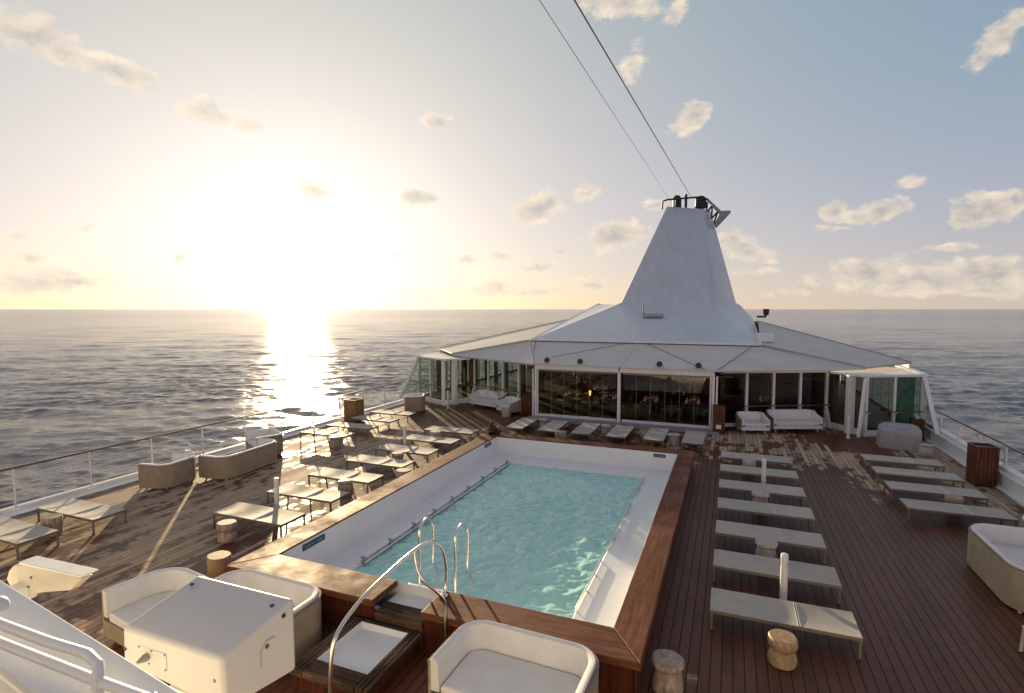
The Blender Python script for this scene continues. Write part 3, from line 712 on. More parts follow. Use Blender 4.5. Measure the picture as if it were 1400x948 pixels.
# ================================================================== SUN LOUNGERS
def make_lounger():
    t = thing('sun_lounger', '', 'sun lounger', group='flat taupe sun loungers set out on the deck')
    L, W, Ht = 2.05, .74, .33
    b = MB()
    for s in (-1, 1): b.beam((-L / 2, s * (W / 2 - .015), Ht - .028), (L / 2, s * (W / 2 - .015), Ht - .028), .03, .05)
    for s in (-1, 1): b.beam((s * (L / 2 - .015), -W / 2 + .03, Ht - .028), (s * (L / 2 - .015), W / 2 - .03, Ht - .028), .03, .05)
    b.beam((.23, -W / 2 + .03, Ht - .045), (.23, W / 2 - .03, Ht - .045), .03, .03)
    b.build('frame', MAT['bronze'], t, bevel=.006)
    def sling(x0, x1, name):
        nx, ny = 10, 6; b = MB(); top = []; bot = []
        for i in range(nx + 1):
            for j in range(ny + 1):
                u, v = i / nx, j / ny
                z = Ht + .004 - .016 * (4 * v * (1 - v)) * min(1, 6 * u * (1 - u) + .3)
                p = (x0 + (x1 - x0) * u, (v - .5) * (W - .012), z)
                top.append(p); bot.append((p[0], p[1], z - .006))
        T = b.vs(top); Bt = b.vs(bot); n = ny + 1
        for i in range(nx):
            for j in range(ny):
                b.bm.faces.new((T[i * n + j], T[(i + 1) * n + j], T[(i + 1) * n + j + 1], T[i * n + j + 1]))
                b.bm.faces.new((Bt[i * n + j + 1], Bt[(i + 1) * n + j + 1], Bt[(i + 1) * n + j], Bt[i * n + j]))
        ring = [i * n for i in range(nx + 1)] + [nx * n + j for j in range(1, n)] + [i * n + ny for i in range(nx - 1, -1, -1)] + [j for j in range(ny - 1, 0, -1)]
        for a, c in zip(ring, ring[1:] + ring[:1]): b.bm.faces.new((T[a], Bt[a], Bt[c], T[c]))
        return b.build(name, MAT['sling'], t)
    sling(-L / 2 + .006, .218, 'seat_sling'); sling(.222, L / 2 - .006, 'back_sling')
    MB().box(.205, 0, Ht + .001, .008, W - .02, .012).box(.236, 0, Ht + .001, .008, W - .02, .012).build('seam_piping', MAT['linen'], t, smooth=0)
    for sx in (-1, 1):
        for sy in (-1, 1):
            x, y = sx * (L / 2 - .03), sy * (W / 2 - .02)
            lg = MB().box(x, y, .155, .035, .035, .29).build('leg', MAT['bronze'], t, bevel=.004)
            MB().box(x, y, .008, .042, .042, .016).build('foot_cap', MAT['blackmetal'], lg, bevel=.003)
    return t
proto = make_lounger(); used = [False]
INNER = ['nearest taupe lounger in the row along the pool, log stool before it',
         'second taupe lounger in the row along the pool, behind a white lamp post',
         'third taupe lounger from the camera along the pool, between two log stools',
         'fourth taupe lounger from the camera in the row along the pool',
         'fifth taupe lounger from the camera in the row along the pool',
         'sixth taupe lounger from the camera along the pool, farther white lamp post behind it',
         'seventh and farthest taupe lounger in the row along the pool, close to the glass house']
for k, lb in enumerate(INNER):
    place(proto, used, lb, (-9.97 + random.uniform(-.03, .03), 9.17 + 1.555 * k + random.uniform(-.03, .03), 0), random.uniform(-.012, .012))
OUTER = [((-14.12, 6.50), 'taupe lounger cut by the left picture edge, beside the sunlit railing'),
         ((-14.05, 7.84), 'taupe lounger by the sunlit railing with a grey log stool at its near corner'),
         ((-14.12, 16.35), 'taupe lounger by the sunlit railing just past the curved sofas'),
         ((-14.08, 17.75), 'taupe lounger by the sunlit railing, directly in front of the tall wooden bin'),
         ((-14.10, 19.25), 'taupe lounger by the sunlit railing, first one beyond the wooden bin'),
         ((-14.15, 20.75), 'farthest taupe lounger by the sunlit railing, before the white armchair')]
for (x, y), lb in OUTER: place(proto, used, lb, (x, y, 0), random.uniform(-.012, .012))
RIGHT = ['nearest taupe lounger right of the pool, with a two lobed stool before it',
         'second nearest taupe lounger right of the pool, a white lamp post before it',
         'third nearest taupe lounger right of the pool, a round stool at its edge',
         'fourth taupe lounger from the front in the row right of the pool',
         'fifth taupe lounger from the front right of the pool, small stool at its near edge',
         'sixth taupe lounger from the front right of the pool, behind the lamp post',
         'farthest taupe lounger in the row right of the pool']
for k, lb in enumerate(RIGHT): place(proto, used, lb, (.83, 9.12 + 1.583 * k, 0), random.uniform(-.008, .008))
FARR = ['nearest of four taupe loungers by the white bulwark, behind the wicker loveseat',
        'second nearest of the four taupe loungers by the white bulwark',
        'third nearest of the four taupe loungers by the white bulwark',
        'farthest of the four taupe loungers by the white bulwark, near the grey covered seat']
for k, lb in enumerate(FARR): place(proto, used, lb, (5.0, 15.49 + 1.49 * k, 0), random.uniform(-.008, .008))
HEAD = ['leftmost lounger of the row between the pool head and restaurant glass',
        'second lounger from the left between the pool head and restaurant glass',
        'third lounger from the left between the pool head and restaurant glass',
        'fourth lounger from the left between the pool head and restaurant glass',
        'fifth lounger from the left between the pool head and restaurant glass',
        'rightmost lounger of the row between the pool head and restaurant glass']
for k, lb in enumerate(HEAD): place(proto, used, lb, (-7.87 + 1.345 * k, 20.75, 0), R(90) + random.uniform(-.012, .012))

# ================================================================== LOG STOOLS
def stool(kind, mat, seed):
    b = MB()
    if kind == 'hourglass': prof = [(.165, 0), (.195, .02), (.20, .10), (.175, .19), (.145, .225), (.185, .25), (.205, .32), (.20, .40), (.185, .42)]
    elif kind == 'collar': prof = [(.19, 0), (.20, .02), (.185, .20), (.155, .30), (.165, .33), (.205, .36), (.205, .40), (.19, .42)]
    elif kind == 'drum': prof = [(.19, 0), (.20, .02), (.20, .395), (.19, .42)]
    else: prof = [(.155, 0), (.19, .05), (.215, .18), (.19, .31), (.165, .36), (.2, .385), (.2, .41), (.185, .42)]
    b.lathe(prof, seg=28, wob=.09, seed=seed)
    return b.build('log_stool', mat, smooth=50)
ST = [('drum', 'stump', (-13.9, 7.16), 'grey log stool between the two loungers nearest the left picture edge'),
      ('hourglass', 'stump', (-10.0, 8.36), 'pinched log stool in front of the nearest lounger along the pool'),
      ('drum', 'stump_warm', (-8.78, 7.15), 'honey coloured straight log stool at the near left corner of the pool rim'),
      ('vase', 'stump', (-9.42, 11.55), 'bulging dark log stool between second and third lounger along the pool'),
      ('drum', 'stump_pale', (-8.62, 13.1), 'low pale stool close to the pool rim between third and fourth loungers'),
      ('hourglass', 'stump', (-9.85, 14.66), 'pinched stool between fourth and fifth lounger along the pool'),
      ('drum', 'stump_pale', (-10.25, 17.75), 'pale stool between sixth and farthest lounger along the pool'),
      ('vase', 'stump', (-13.1, 15.55), 'bulging log stool beside the curved sofas in front of a lounger'),
      ('collar', 'stump_pale', (-7.2, 21.5), 'stool between the two leftmost loungers at the pool head'),
      ('drum', 'stump', (-5.86, 19.55), 'drum stool between second and third loungers at the pool head'),
      ('collar', 'stump_pale', (-4.5, 21.2), 'white topped stool between third and fourth loungers at the pool head'),
      ('collar', 'stump_pale', (-1.85, 20.6), 'stool between the two rightmost loungers at the pool head'),
      ('hourglass', 'stump_warm', (.79, 8.28), 'two lobed log stool in front of the nearest lounger right of the pool'),
      ('collar', 'stump', (-.66, 7.16), 'log stool with a collared top beside the near right corner of the pool'),
      ('collar', 'stump_pale', (.76, 11.62), 'bleached round stool between second and third loungers right of the pool'),
      ('collar', 'stump_pale', (.80, 14.72), 'bleached stool between fourth and fifth loungers right of the pool'),
      ('drum', 'stump_pale', (.62, 17.9), 'pale stool between the two farthest loungers right of the pool'),
      ('vase', 'stump_pale', (6.25, 22.1), 'tall pale stool at the bulwark beside the grey covered seat'),
      ('drum', 'stump_pale', (-9.62, 23.2), 'pale stool in front of the white armchair by the dark glass'),
      ('hourglass', 'stump', (5.2, 16.22), 'stool hidden between the two nearest loungers by the white bulwark')]
for i, (k, m_, (x, y), lb) in enumerate(ST):
    o = stool(k, MAT[m_], i + 1); o.scale = (random.uniform(.92, 1.08), random.uniform(.92, 1.08), random.uniform(.95, 1.06)); o.location = (x, y, 0); o.rotation_euler = (0, 0, random.uniform(0, 6.28))
    tag(o, lb, 'stool', 'carved log stools standing beside the loungers')

# ================================================================== LAMP POSTS (deck bollards)
def make_lamp():
    t = thing('deck_lamp', '', 'lamp post', group='white deck lamp posts')
    MB().lathe([(.075, 0), (.075, .015), (.058, .02), (.058, .66), (.05, .665)], seg=24).build('post', MAT['white'], t)
    b = MB()
    for k in range(4):
        a = k * math.pi / 2 + .5; b.tube([(.05 * math.cos(a), .05 * math.sin(a), .66), (.05 * math.cos(a), .05 * math.sin(a), .80)], .006, 6)
    b.lathe([(.02, .66), (.02, .74), (.025, .75), (.02, .77), (.0, .78)], seg=10, cap=False).build('lamp_holder', MAT['steel'], t)
    MB().lathe([(.055, .665), (.055, .79)], seg=20, cap=False).build('lamp_glass', MAT['frost'], t)
    MB().lathe([(.058, .79), (.06, .795), (.06, .865), (.055, .88), (.03, .885)], seg=24).build('cap', MAT['white'], t)
    return t
proto = make_lamp(); used = [False]
for (x, y), lb in (((-10.22, 9.98), 'white tubular lamp post behind the nearest lounger along the pool'),
                   ((-10.62, 16.25), 'white tubular lamp post between fifth and sixth lounger along the pool'),
                   ((.94, 10.0), 'white tubular lamp post between the two nearest loungers right of the pool'),
                   ((.95, 16.33), 'white tubular lamp post farther back in the row right of the pool'),
                   ((4.33, 24.25), 'white tubular lamp post beside the pillar near the grey covered seat'),
                   ((-13.2, 24.15), 'white tubular lamp post before the sunlit green glass corner')):
    place(proto, used, lb, (x, y, 0), random.uniform(0, 1.5))

# ================================================================== WICKER TUB SEATS
def upath(W, D, r, inset=0.0, n=8):
    """open U, opening towards -y; inward normals"""
    W2, D2 = W / 2, D / 2; out = []
    out.append((-W2, -D2, 1, 0)); out.append((-W2, 0, 1, 0))
    for k in range(n + 1):
        a = math.pi - (math.pi / 2) * k / n
        out.append((-W2 + r + r * math.cos(a), D2 - r + r * math.sin(a), -math.cos(a), -math.sin(a)))
    for k in range(n + 1):
        a = math.pi / 2 - (math.pi / 2) * k / n
        out.append((W2 - r + r * math.cos(a), D2 - r + r * math.sin(a), -math.cos(a), -math.sin(a)))
    out.append((W2, 0, -1, 0)); out.append((W2, -D2, -1, 0))
    return out
def tub(name, label, cat, loc, rz, W, D=.95, H=.78, r=.34, group=None, mat='wicker', fall=1.0, base='wicker', z0=.045):
    t = thing(name, label, cat, loc, rz, group)
    path = upath(W, D, r)
    def sweep(prof):
        n = len(path); rings = []
        for i, (x, y, nx, ny) in enumerate(path):
            k = fall if i in (0, n - 1) else ((fall + 1) / 2 if i in (1, n - 2) else 1.0)
            rings.append([(x + nx * o, y + ny * o, z if z < .44 else .44 + (z - .44) * k) for o, z in prof])
        return MB().loft(rings)
    sweep([(0, z0), (.035, z0), (.035, H - .05), (.0, H - .05)]).build('wicker_shell', MAT[mat], t)
    k = .115
    sweep([(.037, .36), (.037, H - .03), (.030, H - .01), (.045, H + .012), (.08, H + .012), (.115, H - .004), (k + .02, H - .05), (k + .035, .44), (k + .035, .36)]).build('back_cushion', MAT['cushion'], t)
    sweep([(-.006, H - .052), (.03, H - .052), (.03, H - .032), (-.006, H - .032)]).build('piping', MAT['piping'], t)
    ins = .158
    pl = [(x + nx * ins, y + ny * ins) for x, y, nx, ny in path]
    pl[0] = (pl[0][0], -D / 2 + .01); pl[-1] = (pl[-1][0], -D / 2 + .01)
    MB().prism(pl, .30, .435).build('seat_cushion', MAT['cushion'], t, bevel=.035, seg=3)
    pb = [(x + nx * .038, y + ny * .038) for x, y, nx, ny in path]
    MB().prism(pb, z0 + .015, .297).build('seat_base', MAT[base], t)
    for sx in (-1, 1):
        for sy in (-1, 1):
            MB().box(sx * (W / 2 - .16), sy * (D / 2 - .14), z0 / 2 + .007, .04, .04, z0 + .014).build('leg', MAT['cream'], t, bevel=.006)
    return t
G1 = 'white cushioned wicker loveseats in front of the camera'
tub('loveseat', 'white loveseat with a rounded back at the bottom centre, backed against the pool rim', 'loveseat', (-2.34, 6.02, 0), R(-2), 1.94, 1.05, .76, .38, G1)
tub('loveseat', 'loveseat mostly hidden behind the white box, rounded wicker back towards the pool', 'loveseat', (-6.52, 5.92, 0), R(-1), 1.94, 1.05, .76, .38, G1)
tub('tub_armchair', 'white tub armchair at lower left, partly behind the white box', 'armchair', (-7.98, 5.52, 0), R(-8), 1.38, 1.08, .76, .50, G1)
tub('loveseat', 'tan wicker loveseat with pale blue white cushions at the right picture edge', 'loveseat', (4.92, 12.15, 0), R(90), 2.30, 1.05, .76, .45)
tub('tub_armchair', 'sliver of a wicker armchair just behind the loveseat at the right edge', 'armchair', (6.15, 13.95, 0), R(60), 1.3, 1.0, .78, .4)
G2 = 'tan wicker sofas grouped by the sunlit railing'
tub('curved_sofa', 'nearest and shortest of the three tan wicker sofas by the railing', 'sofa', (-14.86, 10.64, 0), R(-82), 1.25, .92, .70, .36, G2)
tub('curved_sofa', 'longest tan wicker sofa by the railing, its plain back towards the pool', 'sofa', (-14.05, 12.42, 0), R(-86), 2.36, 1.0, .70, .44, G2)
tub('curved_sofa', 'farthest of the tan wicker sofas by the railing, its open front towards the camera', 'sofa', (-14.92, 14.15, 0), R(-28), 1.35, .95, .72, .40, G2)
G3 = 'white cushioned seats along the glass walls'
tub('loveseat', 'long white loveseat along the glass wall left of the sliding doors', 'loveseat', (-11.35, 25.15, 0), R(-20), 2.1, .95, .78, .36, G3, 'wicker', .45, 'cushion', .15)
tub('tub_armchair', 'white armchair in front of the dark glass beside a brown bin, left of the doors', 'armchair', (-9.75, 24.05, 0), R(-30), 1.1, .9, .74, .30, G3, 'wicker', .45, 'cushion', .15)
tub('tub_armchair', 'white armchair by the sunlit railing before the green glass corner', 'armchair', (-14.45, 23.1, 0), R(-62), 1.3, .95, .76, .32, G3)
tub('tub_armchair', 'white armchair beside the reddish brown cabinet right of the sliding doors', 'armchair', (.88, 24.02, 0), R(18), 1.15, .95, .76, .32, G3, 'wicker', .45, 'cushion', .15)
tub('loveseat', 'long white loveseat along the dark glass right of the sliding doors', 'loveseat', (2.45, 24.95, 0), R(22), 2.05, .95, .80, .36, G3, 'wicker', .45, 'cushion', .15)

# table with cream legs that the right edge of the photograph cuts off
t = thing('side_table', 'cream metal leg of a low table cut off by the right picture edge', 'table', (4.42, 9.2, 0))
MB().box(0, 0, .40, .76, 1.32, .03).build('table_top', MAT['cream'], t, bevel=.008)
for sx in (-1, 1):
    for sy in (-1, 1):
        lg = MB().beam((sx * .355, sy * .63, .385), (sx * .37, sy * .66, .01), .04, .03, up=(0, 1, 0)).build('leg', MAT['cream'], t, bevel=.005)
        MB().box(sx * .37, sy * .66, .008, .05, .045, .016).build('foot_cap', MAT['blackmetal'], lg)

# covered seat
def make_cover():
    b = MB(); rings = []; n = 64
    lv = [(1.0, 0.0), (1.0, .12), (.99, .3), (.98, .5), (.965, .64), (.93, .71), (.84, .745), (.6, .70), (.3, .67), (.02, .66)]
    for s, z in lv:
        ring = []
        for i in range(n):
            a = 2 * math.pi * i / n
            ca, sa = math.cos(a), math.sin(a)
            e = .5
            x = .66 * s * math.copysign(abs(ca) ** e, ca); y = .52 * s * math.copysign(abs(sa) ** e, sa)
            f = mnoise.noise(Vector((a * 2.2, z * 1.2, 3))) * .035 + .02 * math.sin(a * 9 + z * 6 + 2 * mnoise.noise(Vector((a, z * 3, 0)))) * (1 - z)
            sag = .05 * math.sin(math.pi * min(1, z / .7)) * (1 if sa < 0 else .4) * (1 - abs(ca)) 
            k = 1 + f * (1 if s > .5 else .3)
            ring.append((x * k, y * k - 0 * sag, max(0, z + (.03 * mnoise.noise(Vector((x * 3, y * 3, z))) + (.05 * sa if z > .6 else 0) if z > .05 else 0))))
        rings.append(ring)
    b.loft(rings, True)
    return b.build('covered_seat', MAT['cover'], smooth=70, loc=(5.78, 23.42, 0), rot=(0, 0, R(-6)))
tag(make_cover(), 'seat wrapped in a grey fabric cover by the green glass on the right', 'covered seat')

# ================================================================== WOODEN BINS
def make_bin(label, loc, W, D, H, mat, rz=0.0, ash=False, hole=False):
    t = thing('slatted_bin', label, 'bin', loc, rz, 'wooden bins and cabinets around the deck')
    b = MB(); n = max(3, int(W / .09))
    for k in range(n):
        x = -W / 2 + (k + .5) * W / n
        for s in (-1, 1): b.box(x, s * (D / 2 - .012), H / 2 + .01, W / n - .008, .024, H - .02)
    n2 = max(3, int(D / .09))
    for k in range(n2):
        y = -D / 2 + .03 + (k + .5) * (D - .06) / n2
        for s in (-1, 1): b.box(s * (W / 2 - .012), y, H / 2 + .01, .024, (D - .06) / n2 - .008, H - .02)
    b.build('slat_body', mat, t, bevel=.004)
    MB().box(0, 0, H / 2, W - .06, D - .06, H - .04).build('liner', MAT['blackmetal'], t, smooth=0)
    b = MB()
    for s in (-1, 1):
        b.box(0, s * (D / 2 - .02), H + .012, W + .02, .06, .024); b.box(s * (W / 2 - .02), 0, H + .0125, .06, D - .085, .022)
    b.build('top_frame', mat, t, bevel=.005)
    if ash:
        MB().lathe([(.10, H), (.12, H + .02), (.12, H + .10), (.05, H + .12), (.04, H + .15)], seg=18).build('ash_tray', MAT['steel'], t)
    if hole:
        MB().lathe([(.0, 0), (.10, 0), (.10, .012), (.0, .012)], seg=20, cap=False).build('opening', MAT['blackmetal'], t, loc=(0, -D / 2 - .001, H * .55), rot=(R(90), 0, 0))
        MB().box(0, -D / 2 - .004, H * .27, .2, .006, .16).build('notice', MAT['linen'], t, smooth=0)
    return t
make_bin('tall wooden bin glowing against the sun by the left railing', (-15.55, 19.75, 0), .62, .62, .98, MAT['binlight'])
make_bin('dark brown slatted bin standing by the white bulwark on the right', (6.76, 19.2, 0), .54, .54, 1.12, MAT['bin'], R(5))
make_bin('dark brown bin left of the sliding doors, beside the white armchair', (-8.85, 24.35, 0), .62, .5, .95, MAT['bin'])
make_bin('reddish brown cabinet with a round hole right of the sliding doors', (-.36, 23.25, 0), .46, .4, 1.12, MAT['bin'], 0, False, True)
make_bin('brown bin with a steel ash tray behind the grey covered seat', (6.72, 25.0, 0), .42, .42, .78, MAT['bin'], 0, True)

# ================================================================== GLASS PAVILION (restaurant)
pav = thing('glass_pavilion', 'low glass walled restaurant with a pale canvas roof across the deck', 'building', (XC, 23.5, 0))
OY = 23.5
def W(p, sd=1): return (p[0] * sd, p[1] - OY) + tuple(p[2:])
def roof_panel(pts, name='roof_panel', th=.05, mat='canvas', sag=0.0):
    """canvas sheet with thickness; quads are subdivided and sag a little"""
    b = MB()
    if len(pts) == 4:
        n = 8; A, B_, C_, D_ = [Vector(p) for p in pts]
        top = [[None] * (n + 1) for _ in range(n + 1)]
        for i in range(n + 1):
            for j in range(n + 1):
                u, v = i / n, j / n
                p = A.lerp(B_, u).lerp(D_.lerp(C_, u), v)
                p.z -= sag * 16 * u * (1 - u) * v * (1 - v)
                top[i][j] = p
        T = [[b.bm.verts.new(p) for p in r] for r in top]; Bt = [[b.bm.verts.new(p - Vector((0, 0, th))) for p in r] for r in top]
        for i in range(n):
            for j in range(n):
                b.bm.faces.new((T[i][j], T[i + 1][j], T[i + 1][j + 1], T[i][j + 1])); b.bm.faces.new((Bt[i][j + 1], Bt[i + 1][j + 1], Bt[i + 1][j], Bt[i][j]))
        ring = [(i, 0) for i in range(n)] + [(n, j) for j in range(n)] + [(i, n) for i in range(n, 0, -1)] + [(0, j) for j in range(n, 0, -1)]
        for a, c in zip(ring, ring[1:] + ring[:1]): b.bm.faces.new((T[a[0]][a[1]], Bt[a[0]][a[1]], Bt[c[0]][c[1]], T[c[0]][c[1]]))
    else:
        T = b.vs(pts); Bt = b.vs([(p[0], p[1], p[2] - th) for p in pts]); n = len(pts)
        b.bm.faces.new(T); b.bm.faces.new(Bt[::-1])
        for i in range(n): b.bm.faces.new((T[i], Bt[i], Bt[(i + 1) % n], T[(i + 1) % n]))
    return b.build(name, MAT[mat], pav)
E0, S1, E1, E2, T1, K1 = (3.85, 23.36, 2.52), (5.72, 28.05, 3.26), (8.4, 25.7, 2.50), (9.65, 26.3, 2.53), (11.85, 28.7, 2.60), (5.95, 36, 4.25)
for sd in (-1, 1):
    roof_panel([W((.012, 23.36, 2.52), sd), W(E0, sd), W(S1, sd), W((.012, 28.05, 3.26), sd)], sag=.02)
    roof_panel([W((E0[0] + .02, E0[1], 2.52), sd), W(E1, sd), W(E2, sd), W((S1[0] + .02, S1[1], 3.26), sd)], sag=.015)
    roof_panel([W((E2[0], E2[1], 2.58), sd), W((T1[0], T1[1], 2.65), sd), W((S1[0] + .03, S1[1] + .05, 3.32), sd)])
    roof_panel([W((T1[0], T1[1] + .02, 2.65), sd), W((K1[0], K1[1], 4.27), sd), W((S1[0] + .03, S1[1] + .09, 3.32), sd)])
    roof_panel([W((T1[0], T1[1] + .05, 2.64), sd), W((11.85, 43, 2.6), sd), W((6.0, 43, 4.2), sd), W((K1[0] + .03, K1[1] + .03, 4.25), sd)])
    # lower flat roof over the end bay
    roof_panel([W((8.3, 25.78, 2.42), sd), W((9.32, 24.72, 2.42), sd), W((11.75, 25.95, 2.42), sd), W((11.85, 28.8, 2.42), sd), W((9.7, 28.8, 2.42), sd)], 'flat_roof', .08, 'white')
    MB().box(sd * 11.80, 35.9 - OY, 2.50, .06, 14.2, .2).build('sun_block_fascia', MAT['white'], pav, smooth=0)  # added strip that keeps low sun out of the roof cavity
    # dark edge bars and cords
    b = MB()
    b.tube([W((S1[0] + .05, S1[1] - .02, 3.33), sd), W((E2[0], E2[1] - .02, 2.60), sd)], .022, 6)
    b.tube([W((E2[0], E2[1] - .02, 2.57), sd), W((T1[0] - .05, T1[1] - .02, 2.63), sd)], .035, 6)
    b.tube([W((T1[0], T1[1], 2.68), sd), W((K1[0], K1[1], 4.30), sd)], .022, 6)
    b.build('edge_bar', MAT['greymetal'], pav)
    MB().tube([W((S1[0] - .3, S1[1] - .04, 3.29), sd), W((E0[0] + .15, E0[1] + .05, 2.555), sd)], .011, 6).build('roof_cord', MAT['rope'], pav)
MB().tube([W((.02, 28.0, 3.285)), W((.02, 23.4, 2.55))], .016, 6).build('roof_cord', MAT['white'], pav)
MB().tube([W((.5, 28.0, 3.285)), W((3.5, 23.42, 2.545))], .011, 6).build('roof_cord', MAT['rope'], pav)
MB().tube([W((-.4, 28.0, 3.285)), W((-3.4, 24.6, 2.74))], .010, 6).build('roof_cord', MAT['rope'], pav)
b = MB(); gp_ = [(-11.8, 2.38), (11.8, 2.38), (11.8, 2.58), (6.0, 4.13), (-6.0, 4.13), (-11.8, 2.58)]
b.loft([[(x, 42.9 - OY, z) for x, z in gp_], [(x, 42.97 - OY, z) for x, z in gp_]]); b.build('sun_block_gable', MAT['canvas'], pav, smooth=0)  # unseen closure, added to stop sun entering between ceiling and roof
# front beam, posts, track
for sd in (-1, 1):
    MB().box(sd * 1.945, .03, 2.37, 3.85, .2, .20).build('front_beam', MAT['white'], pav, bevel=.015)
    MB().box(sd * 1.945, .06, 2.225, 3.60, .10, .085).build('track', MAT['bronze'], pav, smooth=0)
    MB().box(sd * 1.93, .06, .155, 3.62, .12, .11).build('sill', MAT['white'], pav, bevel=.01)
    b = MB()
    b.box(sd * 3.83, .05, 1.14, .10, .16, 2.26).box(sd * 3.965, .05, 1.14, .07, .16, 2.26)
    b.build('corner_post', MAT['white'], pav, bevel=.01)
    MB().tube([(sd * 3.73, -.02, .02), (sd * 3.73, -.02, 2.26)], .035, 10).build('drain_pipe', MAT['white'], pav)
    for k in range(6):
        w = 3.55 / 6; x = sd * (.14 + (k + .5) * w)
        gp = MB().box(x, .06, 1.20, w - .012, .012, 1.96).build('glass_pane', MAT['glass_front'], pav, smooth=0)
        MB().box(x + sd * (w / 2 - .004), .06, 1.20, .008, .02, 1.955).build('pane_edge', MAT['greymetal'], gp, smooth=0)
MB().box(0, .0, 1.14, .13, .17, 2.27).build('centre_post', MAT['white'], pav, bevel=.01)
MB().box(0, -.30, .048, 8.2, .56, .096).box(0, .1, .05, 7.7, .22, .094).build('threshold_step', MAT['greymetal'], pav, bevel=.008)

def wall(p, q, n, mat, name='glass_pane', foot=True, sd=1, top=2.34, sill=.24, mull=.10, ends=(True, True), rail=None):
    p, q = Vector(p), Vector(q); d = (q - p); L = d.length; d = d / L; nrm = Vector((d.y, -d.x)) if sd > 0 else Vector((-d.y, d.x))
    ang = math.atan2(d.y, d.x)
    for k in range(n + 1):
        if (k == 0 and not ends[0]) or (k == n and not ends[1]): continue
        c = p + d * (L * k / n)
        b = MB().box(c.x, c.y, top / 2, mull, .12, top, ang)
        if foot:
            f0 = c + nrm * .055; f1 = c + nrm * .38
            lo = [(f0.x, f0.y, .02), (f1.x, f1.y, .02), (f0.x, f0.y, .95)]
            off = d * (mull * .36)
            A = [(x - off.x, y - off.y, z) for x, y, z in lo]; Bq = [(x + off.x, y + off.y, z) for x, y, z in lo]
            b.loft([A, Bq])
        b.build('mullion', MAT['white'], pav, bevel=.006)
    for k in range(n):
        a = p + d * (L * k / n + mull / 2 + .002); e = p + d * (L * (k + 1) / n - mull / 2 - .002); c = (a + e) / 2; w = (e - a).length
        MB().box(c.x, c.y, (top + sill) / 2, w, .014, top - sill - .004, ang).build(name, mat, pav, smooth=0)
        MB().box(c.x, c.y, sill / 2, w, .09, sill - .004, ang).build('sill', MAT['white'], pav, bevel=.006)
    m = (p + q) / 2
    MB().box(m.x, m.y, top + .045, L + .05, .15, .085, ang).build('head_beam', MAT['white'], pav, bevel=.008)
    if rail:
        a = p + nrm * .17 + d * rail[0]; e = p + nrm * .17 + d * rail[1]
        b = MB().beam((a.x, a.y, .98), (e.x, e.y, .98), .06, .045)
        hr = b.build('handrail', MAT['railwood'], pav, bevel=.012)
        b = MB()
        for k in range(n + 1):
            s_ = L * k / n
            if rail[0] - .1 <= s_ <= rail[1] + .1:
                c = p + d * s_; b.beam((c.x + nrm.x * .05, c.y + nrm.y * .05, .955), (c.x + nrm.x * .2, c.y + nrm.y * .2, .955), .05, .03)
        b.build('rail_bracket', MAT['white'], hr)
for sd in (-1, 1):
    gl = MAT['glass_front'] if sd > 0 else MAT['glass_side']
    wall(W((4.05, 24.15), sd)[:2], W((8.25, 26.2), sd)[:2], 4, gl, sd=sd, rail=(1.0, 4.75), ends=(False, True))
    wall(W((8.45, 26.2), sd)[:2], W((9.35, 24.9), sd)[:2], 1, gl, sd=sd, foot=False, ends=(False, False))
    wall(W((9.42, 24.82), sd)[:2], W((11.5, 25.88), sd)[:2], 2, MAT['glass_side'], sd=sd, rail=(-.1, 2.3), foot=False)
    # leaning corner post of the end bay
    MB().beam(W((9.38, 24.80, 2.3), sd), W((9.15, 24.45, .02), sd), .13, .10).build('leaning_post', MAT['white'], pav, bevel=.01)
    MB().box(sd * 8.95, 25.2 - OY, 1.18, .30, .18, 2.36, rz=sd * R(25)).build('pillar', MAT['white'], pav, bevel=.012)
    wall(W((11.55, 26.0), sd)[:2], W((11.55, 42.8), sd)[:2], 11, MAT['glass_side'], sd=sd, foot=False)
    MB().beam(W((11.58, 26.05, 2.42), sd), W((11.52, 24.0, .42), sd), .14, .13).build('corner_brace', MAT['white'], pav, bevel=.012)
    b = MB(); pts = [W((11.56, 25.98, 2.3), sd), W((11.56, 25.98, .5), sd), W((11.52, 24.25, .5), sd)]
    T = b.vs(pts); T2 = b.vs([(x + .012, y, z) for x, y, z in pts]); b.bm.faces.new(T); b.bm.faces.new(T2[::-1])
    for i in range(3): b.bm.faces.new((T[i], T2[i], T2[(i + 1) % 3], T[(i + 1) % 3]))
    b.build('glass_pane', MAT['glass_side'], pav, smooth=0)
# floor, ceiling, back of the restaurant
MB().prism([W(p)[:2] for p in ((-3.7, 23.75), (3.7, 23.75), (8.3, 26.4), (11.4, 26.1), (11.4, 42.9), (-11.4, 42.9), (-11.4, 26.1), (-8.3, 26.4))], .02, .10).build('floor', MAT['intfloor'], pav, smooth=0)
MB().box(0, 42.8 - OY, 1.23, 22.8, .1, 2.24).build('sun_block_wall', MAT['interior'], pav, smooth=0)  # unseen panel added to block sun coming in from the rear
MB().box(0, 37.2 - OY, 1.25, 17.0, .2, 2.3).build('back_wall', MAT['interior'], pav, smooth=0)
MB().prism([W(p)[:2] for p in ((-3.6, 23.8), (3.6, 23.8), (8.2, 26.4), (11.3, 26.3), (11.3, 42.9), (-11.3, 42.9), (-11.3, 26.3), (-8.2, 26.4))], 2.36, 2.40).build('ceiling', MAT['interior'], pav, smooth=0)
for sd in (-1, 1):
    for k in range(3):
        MB().box(sd * 6.2, 28.0 + 3.2 * k - OY, 1.23, .28, .28, 2.25).build('inner_column', MAT['chairwood'], pav, smooth=0)
